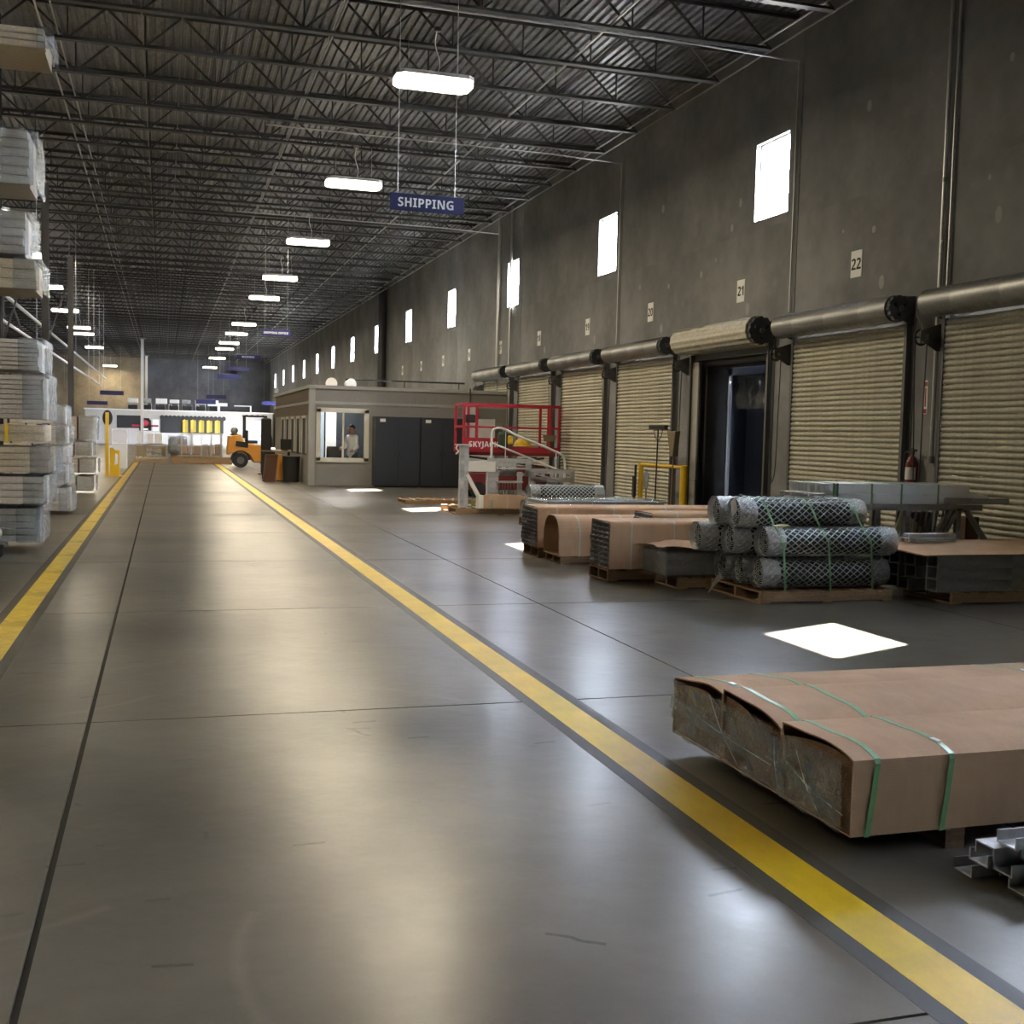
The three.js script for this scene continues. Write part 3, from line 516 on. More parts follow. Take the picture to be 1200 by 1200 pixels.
// bundles of slats in cardboard sleeves, on pallets, lying along x with open ends to the left
function slatBundle(o) {                                      // za front z, zb back z, xa end, xb far end, y0..y1, arch
  const { label, za, zb, xa, xb, y0, y1, arch, rows = 9, group } = o, D = za - zb;
  const t = thing('sleeved_bundle', label, 'carton bundle', [0, 0, 0], 0, 'sleeved bundles on pallets');
  const R = arch ? Math.min(D / 2, 0.24) : 0.04, out = [], N = 8;
  const arc = (e, r) => { const p = [[e, y0 + e]]; for (let i = 0; i <= N; i++) { const a = PI - i / N * PI / 2; p.push([R + Math.cos(a) * (R - e), y1 - R + Math.sin(a) * (R - e)]); } for (let i = 0; i <= N; i++) { const a = PI / 2 - i / N * PI / 2; p.push([D - R + Math.cos(a) * (R - e), y1 - R + Math.sin(a) * (R - e)]); } p.push([D - e, y0 + e]); return p.reverse(); };
  const place = (g, x) => g.rotateY(PI / 2).translate(x, 0, za);
  obj('sleeve', place(ext(arc(0), xb - xa, [arc(0.008)]), xa), M.card, t);
  const h = (y1 - y0 - 0.03) / rows;
  const cols = Math.max(2, Math.round(D / 0.14));
  if (!arch) for (let r = 0; r < rows; r++) for (let c = 0; c < cols; c++) {
    const w = (D - 0.04) / cols, e = rr(0, 0.03);
    obj('slat_profile', place(ext([[0, 0], [w - 0.006, 0], [w - 0.006, h - 0.006], [0, h - 0.006]].reverse(), 0.5, [[[0.008, 0.006], [w - 0.014, 0.006], [w - 0.014, h - 0.012], [0.008, h - 0.012]].reverse()]).translate(0.02 + c * w, y0 + 0.014 + r * h, 0), xa - 0.03 + e), M.galvGrey, t);
  }
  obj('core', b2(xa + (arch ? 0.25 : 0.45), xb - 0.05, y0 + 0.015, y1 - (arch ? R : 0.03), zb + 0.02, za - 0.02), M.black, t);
  for (const x of o.straps) { const p = arc(-0.003).map(([u, y]) => V(x, y, za - u)); obj('strap', ribbon([...p, p[0]], V(0.01, 0, 0), 0.002), M.strapPale, t); }
  return t;
}
slatBundle({ label: 'tall brown sleeved bundle with open slatted end, foremost of the sleeved bundles', za: -11.72, zb: -12.3, xa: 4.74, xb: 7.3, y0: 0.135, y1: 0.665, straps: [5.0, 5.52, 6.1, 6.9] });
pallet('dark wooden pallet under the tall sleeved bundle beside the wrapped parcel', 5.95, -12.0, 2.45, 0.6, M.woodDark);
slatBundle({ label: 'brown sleeved bundle with a rounded arched end, middle of the three ends', za: -13.36, zb: -13.95, xa: 4.72, xb: 7.0, y0: 0.1, y1: 0.6, arch: true, straps: [5.0, 5.6, 6.3] });
pallet('low pallet under the arched sleeved bundle', 5.9, -13.65, 2.3, 0.6, M.woodDark, 0.098);
slatBundle({ label: 'brown sleeved bundle with open slatted end, farthest left of the sleeved bundles', za: -14.1, zb: -14.75, xa: 4.68, xb: 7.6, y0: 0.135, y1: 0.665, straps: [4.95, 5.75, 6.5, 7.2], rows: 9 });
pallet('dark pallet under the farthest left sleeved bundle', 6.1, -14.42, 2.8, 0.66, M.woodDark);
slatBundle({ label: 'brown sleeved bundle with dark end, half hidden behind the tall front bundle', za: -12.55, zb: -13.1, xa: 5.62, xb: 8.0, y0: 0.135, y1: 0.7, straps: [5.95, 6.6, 7.3], rows: 10 });
pallet('pallet hidden under the half hidden sleeved bundle', 6.8, -12.83, 2.2, 0.55, M.woodDark);

{ // wrapped parcel with paper lid
  pallet('pale pallet under the film-wrapped parcel', 5.62, -11.3, 0.75, 0.6, M.wood);
  const t = thing('wrapped_parcel', 'low film-wrapped parcel with a creased paper lid on a small pallet', 'parcel', [5.56, 0, -11.3]);
  obj('load', rb(0.98, 0.27, 0.62, 0.02, 0.27, 0, 0.03), M.galvGrey, t);
  const g = new THREE.PlaneGeometry(1.12, 0.74, 14, 8), p = g.attributes.position; for (let i = 0; i < p.count; i++) p.setZ(i, 0.022 * Math.sin(p.getX(i) * 7 + p.getY(i) * 5) + 0.01 * rnd()); g.computeVertexNormals();
  obj('paper_lid', g.rotateX(-PI / 2).translate(-0.01, 0.44, 0), M.card, t);
  const w = []; for (const [ww, x, z, r] of [[1.04, 0.02, 0.33, 0], [0.68, -0.50, 0, -PI / 2], [0.68, 0.54, 0, PI / 2]]) w.push(crumple(ww, 0.32, 0.012, x * 9, 30, 14).rotateY(r).translate(x, 0.28, z));
  obj('film_wrap', w, M.film, t);
  obj('strap', ribbon([V(0.12, 0.13, 0.345), V(0.12, 0.43, 0.35), V(0.12, 0.46, 0.2), V(0.12, 0.46, -0.3)], V(0.014, 0, 0), 0.002), M.strapDark, t);
}
// chain-link rolls on their pallet
const rollGeos = (() => {
  const L = 1.36, R = 0.155, wires = [], N = 14;
  for (const dir of [1, -1]) for (let k = 0; k < N; k++) {
    const pts = []; for (let i = 0; i <= 34; i++) { const s = i / 34, a = k / N * PI * 2 + dir * s * L / R * 0.85; const q = R + 0.004 * dir + 0.003 * Math.sin(i * 1.7 + k); pts.push(V(-L / 2 + s * L, Math.sin(a) * q, Math.cos(a) * q)); }
    wires.push(tube(pts, 0.0058, 4, 60));
  }
  const ends = []; for (const s of [-1, 1]) for (let r = 0.03; r < R; r += 0.022) { const pts = []; for (let i = 0; i <= 26; i++) { const a = i / 26 * PI * 2; pts.push(V(s * (L / 2 + 0.012 * Math.sin(i * 2.4 + r * 90)), Math.sin(a) * (r + 0.01 * (i / 26)), Math.cos(a) * (r + 0.01 * (i / 26)))); } ends.push(tube(pts, 0.0045, 4, 52)); }
  const cap = (s) => { const g = new THREE.CylinderGeometry(R + 0.007, R + 0.007, 0.2, 26, 6, true).rotateZ(PI / 2), p = g.attributes.position; for (let i = 0; i < p.count; i++) { const k = 1 + 0.05 * (Math.sin(i * 12.9) * 0.5 + Math.sin(i * 4.1) * 0.5); p.setY(i, p.getY(i) * k); p.setZ(i, p.getZ(i) * k); } g.computeVertexNormals(); return g.translate(s * (L / 2 - 0.05), 0, 0); };
  const done = (g) => { g.userData.done = true; return g; };
  return { wire: done(geo(wires)), end: done(geo(ends)), core: done(geo(new THREE.CylinderGeometry(R - 0.008, R - 0.008, L - 0.02, 20).rotateZ(PI / 2))), film: [cap(-1), cap(1)].map((c) => done(geo(c))) };
})();
function roll(x, y, z, label, sx = 1, sr = 1, group = 'chain-link rolls on the pallet', turn = 0) {
  const t = thing('chain_link_roll', label, 'wire roll', [x, y, z], turn, group);
  const w = obj('wire_mesh', rollGeos.wire, M.wire, t); w.userData.kind = 'stuff';
  obj('spiral_end', rollGeos.end, M.wire, t); obj('core', rollGeos.core, M.wireCore, t); rollGeos.film.forEach((g) => obj('film_wrap', g, M.filmEnd, t));
  t.scale.set(sx, sr, sr); return t;
}
pallet('wooden pallet carrying the chain-link rolls', 6.36, -10.42, 1.5, 1.06, M.wood, 0.125);
{
  const y0 = 0.125 + 0.158;
  ['chain-link roll at the bottom front of the pallet stack', 'chain-link roll at the bottom middle of the pallet stack', 'chain-link roll at the bottom back of the pallet stack'].forEach((l, i) => roll(6.38 - i * 0.03, y0, -10.08 - i * 0.325, l, 1, 0.92));
  ['chain-link roll in the middle layer at the front of the stack', 'chain-link roll in the middle layer behind the front one', 'chain-link roll in the middle layer at the back of the stack'].forEach((l, i) => roll(6.45 - i * 0.2, y0 + 0.315, -10.09 - i * 0.325, l, 1.03, 0.92));
  roll(6.2, y0 + 0.59, -10.26, 'chain-link roll on top of the stack, towards the front', 1.0, 0.92);
  roll(6.15, y0 + 0.59, -10.585, 'chain-link roll on top of the stack, towards the back', 1.0, 0.92);
  [5.83, 6.34, 6.83].forEach((x, i) => {
    const t = thing('green_strap', ['green strap over the chain-link stack, leftmost of three', 'green strap over the chain-link stack, middle of three', 'green strap over the chain-link stack, rightmost of three'][i], 'strap');
    const lean = -0.11;
    obj('band', ribbon([V(x + 0.06, 0.07, -9.905), V(x + 0.05, 0.3, -9.915), V(x + 0.03, 0.6, -9.925), V(x + lean * 0.3, 0.78, -10.03), V(x + lean * 0.7, 0.95, -10.11), V(x + lean, 1.032, -10.24), V(x + lean, 1.036, -10.6), V(x + lean, 0.92, -10.78), V(x, 0.12, -10.98)], V(0.011, 0, 0), 0.0015), M.strap, t);
  });
  const t = thing('pale_strap', 'pale cord tied lengthwise over the top chain-link roll', 'cord'); obj('band', tube([V(5.72, 0.99, -10.13), V(6.2, 0.985, -10.12), V(6.75, 1.0, -10.14)], 0.007, 5, 16), M.strapPale, t);
  const k = thing('paper_tag', 'triangular pale paper tag sticking out near the floor by the pallet', 'tag', [5.42, 0, -10.55]); obj('paper', ext([[0, 0], [0.16, 0.17], [0.1, 0.19]], 0.003).translate(-0.05, 0.02, 0), M.signWhite, k);
  const k2 = thing('paper_tag', 'pale pointed paper tag on the end of the top chain-link roll', 'tag', [5.46, 0.83, -10.25]); obj('paper', ext([[0, 0], [0.05, 0.08], [0.02, 0.2], [-0.03, 0.15]], 0.003), M.signWhite, k2);
  const k3 = thing('paper_tag', 'small yellowish paper tag tucked between two chain-link rolls', 'tag', [5.85, 0.77, -9.97]); obj('paper', bx(0.15, 0.006, 0.07, 0, 0, 0, 0.1, 0, 0.08), M.paleYellow, k3);
}
{ // stack of dark channels with a cardboard sheet on top
  pallet('pale wooden pallet under the stack of grey channels', 8.6, -9.98, 2.0, 0.8, M.wood, 0.12);
  const t = thing('channel_stack', 'stack of long dull grey steel channels on a pallet under a cardboard sheet', 'channel stack', [0.15, 0, 0]);
  const prof = geo(ext([[0, 0], [0.185, 0], [0.185, 0.118], [0.165, 0.118], [0.165, 0.012], [0.02, 0.012], [0.02, 0.118], [0, 0.118]].reverse(), 2.45).rotateY(PI / 2)); prof.userData.done = true;
  for (let r = 0; r < 3; r++) for (let c = 0; c < 5; c++) { const o = obj('channel', prof, c === 0 ? M.galvGrey : M.aluDark, t); o.position.set(7.12 + (c === 0 ? 0.17 : rr(-0.15, 0.1)), 0.122 + r * 0.121, -9.62 - c * 0.19); }
  const s = thing('cardboard_sheet', 'flat brown cardboard sheet lying on the channel stack', 'sheet'); obj('sheet', bx(2.6, 0.012, 1.15, 0, 0, 0, 0.035).translate(8.5, 0.525, -10.1), M.card, s);
  const w = thing('wrapped_bars', 'short bundle of shiny film-wrapped bars on the cardboard sheet', 'bars'); for (let i = 0; i < 3; i++) obj('bar', rb(0.62, 0.045, 0.07, 7.85 + i * 0.02, 0.585 + (i === 2 ? 0.045 : 0), -10.4 + i * 0.075 - (i === 2 ? 0.11 : 0), 0.01), M.alu, w);
  obj('film_wrap', crumple(0.6, 0.09, 0.006, 5, 20, 6).translate(7.86, 0.61, -10.27), M.filmMilky, w);
}
{ // rack of long aluminium tubes behind
  const z = -11.6;
  const s = thing('tube_trestle', 'grey steel trestle with raked legs carrying the long aluminium tubes', 'trestle', [0, 0, z]);
  obj('beam', [bx(2.35, 0.07, 0.06, 8.1, 0.87, 0.33), bx(2.35, 0.07, 0.06, 8.1, 0.87, -0.33)], M.galvGrey, s);
  for (const x of [7.4, 7.85, 8.25, 8.95]) { obj('leg', bar(V(x, 0.02, 0.33), V(x, 0.86, 0.33), 0.06, 0.06), M.galvGrey, s); obj('leg', bar(V(x, 0.02, -0.33), V(x, 0.86, -0.33), 0.06, 0.06), M.galvGrey, s); }
  for (const [a, b] of [[8.4, 8.85], [8.5, 8.95], [9.05, 9.5]]) obj('brace', bar(V(a + (a > 9 ? 0.0 : 0), a > 9 ? 0.86 : 0.1, 0.33), V(b, a > 9 ? 0.3 : 0.86, 0.33), 0.05, 0.05), M.galvGrey, s);
  obj('dark_panel', [bx(0.42, 0.66, 0.02, 7.62, 0.45, 0.1), bx(0.5, 0.66, 0.02, 8.75, 0.45, -0.2)], M.aluDark, s);
  for (let i = 0; i < 9; i++) obj('slat', bar(V(8.15 + i * 0.075, 0.12, 0.24), V(8.3 + i * 0.075, 0.84, 0.24), 0.022, 0.012), M.galvGrey, s);
  const p = thing('lit_patch_panel', 'pale yellow panel put in for a lit patch behind the trestle bars', 'panel', [8.45, 0, z + 0.02]); obj('panel', ext([[-0.24, 0.28], [-0.05, 0.84], [0.22, 0.62], [0.2, 0.28]], 0.02), M.paleYellow, p);  // the pale yellow shape stands in for a bright sunlit patch
  for (let r = 0; r < 2; r++) for (let c = 0; c < 7; c++) {
    const L = r === 1 ? 1.95 : 2.35, x = 7.0 + (r ? 0.12 : 0) + rr(-0.03, 0.03), o = tag(obj('aluminium_tube', ext([[-0.047, -0.055], [0.047, -0.055], [0.047, 0.055], [-0.047, 0.055]], L, [[[-0.041, -0.049], [0.041, -0.049], [0.041, 0.049], [-0.041, 0.049]]]).rotateY(PI / 2), M.aluBright), `long aluminium tube in the ${r ? 'upper' : 'lower'} layer on the trestle, ${ordinal(c + 1)} from the front`, 'tube', 'aluminium tubes on the trestle');
    o.position.set(x, 0.965 + r * 0.115, z + 0.3 - c * 0.1);
  }
  const l = thing('spare_tube', 'single dull tube lying on the trestle end in front of the right dock door', 'tube'); obj('tube', bx(0.85, 0.07, 0.07, 9.1, 0.955, z + 0.47), M.galvGrey, l);
  const bk = thing('brown_box', 'small dark brown box beside the trestle before the right dock door', 'box'); obj('body', rb(0.2, 0.32, 0.2, 9.6, 0.56, -11.9, 0.01), M.brown, bk); obj('stand', bx(0.14, 0.4, 0.14, 9.6, 0.2, -11.9), M.woodDark, bk);
  const y = thing('yellow_strap_wrap', 'yellow band around the tubes behind the top chain-link roll', 'band'); obj('band', bx(0.34, 0.06, 0.012, 7.5, 0.87, z + 0.368), M.safety, y);
  for (const x of [7.25, 7.3, 7.75, 8.15, 8.65]) { const g = thing('green_strap', `green strap around the aluminium tubes, ${x < 7.28 ? 'leftmost' : x < 7.5 ? 'second from left' : x < 8 ? 'middle' : x < 8.4 ? 'second from right' : 'rightmost'}`, 'strap'); obj('band', ribbon([V(x, 0.9, z + 0.355), V(x, 1.14, z + 0.355), V(x, 1.145, z - 0.36), V(x, 0.9, z - 0.36)], V(0.012, 0, 0), 0.002), M.strap, g); }
}

// ---------------------------------------------------------------- middle distance, right of the aisle
{ // more rolls and flat film-wrapped sheets behind the sleeved bundles
  pallet('dark pallet under the distant film-wrapped wire rolls', 6.75, -19.0, 1.3, 0.9, M.woodDark);
  ['distant film-wrapped wire roll at the front beyond the sleeved bundles', 'distant film-wrapped wire roll at the back beyond the sleeved bundles', 'distant film-wrapped wire roll lying on top of its pair'].forEach((l, i) => roll(6.7 + i * 0.05, i === 2 ? 0.585 : 0.3, [-18.8, -19.15, -18.975][i], l, 0.95, 0.98, 'distant wire rolls'));
  const t = thing('sheet_pile', 'low pile of film-wrapped aluminium sheets behind the sleeved bundles', 'sheet pile', [6.7, 0, -17.2]);
  for (let i = 0; i < 5; i++) obj('sheet', bx(2.0, 0.05, 0.95, rr(-0.02, 0.02), 0.325 + i * 0.056, 0), i % 2 ? M.alu : M.galvGrey, t);
  obj('film_wrap', [crumple(2.02, 0.34, 0.012, 4, 40, 10).translate(0, 0.45, 0.5), crumple(2.02, 0.98, 0.012, 9, 40, 20).rotateX(-PI / 2).translate(0, 0.595, 0)], M.filmMilky, t);
  for (const x of [-0.8, 0, 0.8]) obj('bearer', bx(0.1, 0.29, 0.95, x, 0.15, 0), M.woodDark, t);
}
{ // grey fabricated frames and a stair rail standing on a pallet
  pallet('weathered pallet under the grey fabricated frames', 6.45, -22.4, 1.85, 1.3, M.wood, 0.13);
  const F = (x, y, z, w, h, d) => bx(w, h, d, x, y, z);
  const a = thing('welded_stand', 'pale grey square-tube frame with diagonal brace and a tall left post', 'frame', [5.72, 0.132, -22.0]);
  obj('post', F(0, 0.62, 0, 0.17, 1.24, 0.12), M.galvPale, a); obj('cap_plate', F(-0.02, 1.25, 0, 0.3, 0.02, 0.2), M.white, a); obj('clamp', tube([V(-0.14, 1.24, 0.05), V(-0.18, 1.18, 0.06), V(-0.13, 1.12, 0.06), V(-0.18, 1.06, 0.06)], 0.014), M.white, a);
  obj('rail', F(0.36, 0.82, 0.02, 0.56, 0.2, 0.1), M.cream, a); obj('brace', bar(V(0.06, 0.66, 0.03), V(0.36, 0.14, 0.03), 0.09, 0.07), M.cream, a); obj('post', F(0.56, 0.45, 0, 0.15, 0.9, 0.12), M.galvPale, a);
  const b = thing('welded_stand', 'pale grey welded platform frame with slotted side beside the white stair rail', 'frame', [6.55, 0.132, -22.3]);
  obj('tread', F(0.1, 0.52, 0.3, 0.55, 0.03, 0.3), M.galvPale, b); obj('tread', F(0.3, 0.78, -0.05, 0.7, 0.03, 0.3), M.galvPale, b);
  const slot = (x, y, w, h) => [[x, y], [x + w, y], [x + w, y + h], [x, y + h]].reverse();
  obj('side_plate', ext([[-0.2, 0.62], [0.75, 0.62], [0.75, 0.98], [-0.2, 0.98]], 0.02, [slot(-0.12, 0.74, 0.09, 0.07), slot(0.02, 0.74, 0.09, 0.07), slot(0.16, 0.74, 0.09, 0.07), slot(0.42, 0.68, 0.2, 0.2)]).translate(0, 0, -0.2), M.galvPale, b);
  for (const x of [-0.16, 0.34, 0.72]) obj('leg', F(x, 0.36, x > 0.5 ? -0.1 : 0.32, 0.09, 0.72, 0.07), M.galvPale, b);
  for (let i = 0; i < 7; i++) obj('rod', rod(V(-0.08 + i * 0.06, 0.06, 0.1), V(-0.08 + i * 0.06, 0.5, 0.1), 0.01, 5), M.galvGrey, b);
  const c = thing('welded_stand', 'grey slotted frame on the right, before the red lift', 'frame', [7.78, 0.0, -22.9]);
  obj('side_plate', ext([[-0.35, 0.35], [0.62, 0.35], [0.62, 0.9], [-0.35, 0.9]], 0.02, [slot(-0.25, 0.72, 0.12, 0.08), slot(-0.05, 0.72, 0.12, 0.08), slot(0.15, 0.72, 0.12, 0.08), slot(0.37, 0.72, 0.15, 0.08), slot(-0.25, 0.42, 0.25, 0.2), slot(0.25, 0.42, 0.28, 0.2)]), M.galvPale, c);
  obj('leg', [F(-0.3, 0.18, 0, 0.08, 0.36, 0.06), F(0.57, 0.18, 0, 0.08, 0.36, 0.06)], M.galvPale, c); obj('slope_plate', bx(0.8, 0.02, 0.2, 0, 0.72, 0.2, 0, 0, -0.22), M.alu, c);
  const r = thing('stair_rail', 'white tubular stair rail sloping down to the right', 'handrail', [0, 0, -23.14]);
  obj('rail', tube([V(6.62, 0.5, 0), V(6.62, 1.2, 0), V(6.62, 1.6, 0), V(6.66, 1.71, 0), V(6.8, 1.74, 0), V(7.2, 1.58, 0), V(8.1, 1.24, 0), V(8.22, 1.17, 0), V(8.26, 1.05, 0), V(8.26, 0.4, 0)], 0.026, 8, 60), M.white, r);
  obj('mid_rail', rod(V(6.62, 1.42, 0), V(8.26, 0.82, 0), 0.02), M.white, r); obj('baluster', rod(V(6.92, 1.68, 0), V(6.92, 0.75, 0), 0.008, 5), M.white, r); obj('baluster', rod(V(8.06, 1.24, 0), V(8.06, 0.62, 0), 0.014, 5), M.white, r);
  obj('foot', [b2(6.55, 6.7, 0.0, 0.5, -0.06, 0.06), b2(8.2, 8.32, 0.0, 0.42, -0.06, 0.06)], M.galvGrey, r);
  const k = thing('strapped_carton', 'bent brown carton strapped at the front of the frame pallet', 'carton', [6.55, 0.132, -21.85]);
  obj('body', ext([[-0.5, 0], [0.5, 0], [0.5, 0.23], [0.1, 0.28], [-0.4, 0.27], [-0.5, 0.24]].reverse(), 0.18), M.card, k); obj('end_board', bx(0.1, 0.26, 0.2, -0.55, 0.13, 0.09), M.cream, k);
  for (const x of [-0.35, 0, 0.35]) obj('strap', bx(0.012, 0.29, 0.19, x, 0.14, 0.09), M.strapPale, k);
  for (const [x, l] of [[5.8, 'leftmost'], [6.2, 'second'], [6.85, 'third']]) { const s = thing('green_strap', `thin pale green strap on the frame pallet, ${l} from the left`, 'strap'); obj('band', ribbon([V(x, 0.12, -21.62), V(x, 0.3, -21.6), V(x + 0.2, 0.35, -21.75)], V(0.012, 0, 0), 0.002), M.strap, s); }
  pallet('low empty wooden pallet beyond the frames, before the dark cabinets', 6.3, -25.3, 2.3, 0.9, M.wood, 0.1);
}
{ // red scissor lift
  const t = thing('scissor_lift', 'red scissor lift platform with guard rails standing before the dock door', 'lift', [8.38, 0, -27.9]);
  obj('chassis', [rb(2.3, 0.42, 0.8, 0, 0.42, 0, 0.03), bx(1.9, 0.2, 0.7, 0, 0.7, 0)], M.redDark, t);
  for (const [x, z] of [[-0.85, 0.42], [0.85, 0.42], [-0.85, -0.42], [0.85, -0.42]]) obj('wheel', new THREE.CylinderGeometry(0.2, 0.2, 0.12, 18).rotateX(PI / 2).translate(x, 0.2, z), M.rubber, t);
  for (const s of [-1, 1]) obj('scissor_arm', [bar(V(-0.9 * s, 0.8, 0.3), V(0.9 * s, 1.02, 0.3), 0.08, 0.05), bar(V(-0.9 * s, 0.8, -0.3), V(0.9 * s, 1.02, -0.3), 0.08, 0.05)], M.darkIron, t);
  obj('platform', bx(2.5, 0.1, 0.85, 0, 1.12, 0), M.redDark, t);
  const q = (x0, y0, z0, x1, y1, z1, r = 0.03) => bar(V(x0, y0, z0), V(x1, y1, z1), r * 2, r * 2);
  for (const z of [0.42, -0.42]) { obj('top_rail', q(-1.25, 2.33, z, 1.25, 2.33, z, 0.034), M.red, t); obj('mid_rail', q(-1.25, 1.78, z, 1.25, 1.78, z, 0.022), M.red, t); obj('toe_board', bx(2.5, 0.14, 0.02, 0, 1.22, z), M.red, t); for (const x of [-1.25, -0.92, 1.02, 1.25]) obj('post', q(x, 1.15, z, x, 2.33, z, 0.03), M.red, t); }
  for (const x of [-1.25, 1.25]) { obj('end_rail', [q(x, 2.33, -0.42, x, 2.33, 0.42), q(x, 1.78, -0.42, x, 1.78, 0.42)], M.red, t); }
  const sp = obj('sign_panel', bx(1.05, 0.36, 0.02, -0.74, 1.33, 0.45), M.red, t); obj('lettering', text('SKYJACK', 0.14).translate(-0.74, 1.33, 0.461), M.signWhite, sp);
  obj('control_box', rb(0.24, 0.2, 0.14, -1.06, 1.98, 0.3, 0.02), M.black, t);
  const c = thing('lift_clutter', 'yellow hard hat and tools bag on the lift platform', 'hard hat', [8.75, 1.17, -27.75]);
  obj('shell', new THREE.SphereGeometry(0.2, 16, 8, 0, PI * 2, 0, PI / 2).scale(1.1, 1, 0.9).translate(0, 0.16, 0), M.safety, c); obj('brim', new THREE.CylinderGeometry(0.24, 0.25, 0.02, 18).translate(0, 0.16, 0), M.safety, c); obj('carton_under', rb(0.5, 0.15, 0.35, 0.1, 0.08, 0, 0.01), M.card, c);
  const d = thing('tool_bag', 'dark green tool bag hung on the lift rail', 'bag', [8.1, 1.25, -27.3]); obj('bag', rb(0.26, 0.42, 0.18, 0, 0.2, 0, 0.07), mat(0.04, 0.06, 0.04, 0.9), d); obj('pouch', rb(0.16, 0.22, 0.1, 0.16, 0.22, 0.04, 0.04), M.yellow, d); obj('strap', tube([V(-0.08, 0.38, 0), V(0, 0.56, -0.02), V(0.08, 0.38, 0)], 0.015), M.black, d);
  const e = thing('dust_pan', 'brown dust pan hung on the right of the lift rail', 'dust pan', [9.35, 1.45, -27.4]); obj('pan', ext([[-0.14, 0], [0.14, 0], [0.18, 0.16], [-0.18, 0.16]], 0.04), M.straw, e); obj('handle', rod(V(0, 0, 0.02), V(0, -0.3, 0.02), 0.015), M.straw, e);
}
{ // brooms and bollards by dock 20
  const t = thing('push_broom', 'black push broom standing upside down on its handle', 'broom', [9.3, 0, -20.7], -PI / 2 + 0.1);
  obj('handle', rod(V(0, 0, 0), V(0.05, 1.78, 0), 0.014), M.black, t); obj('head', rb(0.62, 0.05, 0.08, 0.05, 1.8, 0, 0.01), M.black, t); obj('bristles', rb(0.63, 0.05, 0.1, 0.05, 1.84, 0, 0.015), M.black, t);
  obj('brace', [tube([V(0.05, 1.55, 0), V(-0.05, 1.62, 0), V(-0.13, 1.78, 0)], 0.008), tube([V(0.05, 1.55, 0), V(0.15, 1.62, 0), V(0.23, 1.78, 0)], 0.008)], M.black, t);
  const b = thing('corn_broom', 'brown corn broom standing bristles up beside the yellow bollard', 'broom', [9.35, 0, -20.05], -PI / 2);
  obj('handle', rod(V(-0.03, 0, 0), V(0.04, 1.3, 0), 0.014), M.wood, b); obj('bristles', ext([[0.0, 1.27], [0.1, 1.27], [0.2, 1.74], [-0.17, 1.74]], 0.09, [], 0.01).translate(0, 0, -0.045), M.straw, b);
  const g = thing('guard_rail', 'yellow two-post guard rail in front of dock door 20', 'guard rail', [9.45, 0, -20.75]);
  obj('post', rod(V(0, 0, 1.02), V(0, 1.1, 1.02), 0.075, 14), M.safety, g); obj('post', rod(V(0, 0, -1.02), V(0, 1.1, -1.02), 0.055, 14), M.safety, g); obj('cross_rail', rod(V(0, 1.06, -1.02), V(0, 1.06, 1.02), 0.035, 10), M.safety, g);
  const d = thing('hand_brush', 'dark long-handled brush leaning on the yellow guard rail', 'brush', [9.3, 0.35, -21.75], -PI / 2); obj('handle', bx(0.05, 0.3, 0.03, 0.05, 0.55, 0), M.black, d); obj('head', rb(0.14, 0.45, 0.06, 0, 0.25, 0, 0.03), M.black, d); obj('foot', bx(0.05, 0.4, 0.04, 0, -0.15, 0), M.black, d);
  const p = thing('shovel', 'grey shovel blade standing up behind the brooms', 'shovel', [9.35, 0, -21.25], -PI / 2); obj('blade', ext([[-0.1, 0.62], [0.0, 0.56], [0.1, 0.62], [0.13, 0.85], [0, 0.98], [-0.12, 0.85]], 0.02), M.galvGrey, p); obj('handle', rod(V(0, 0, 0), V(0, 0.6, 0), 0.018), M.wood, p);
}
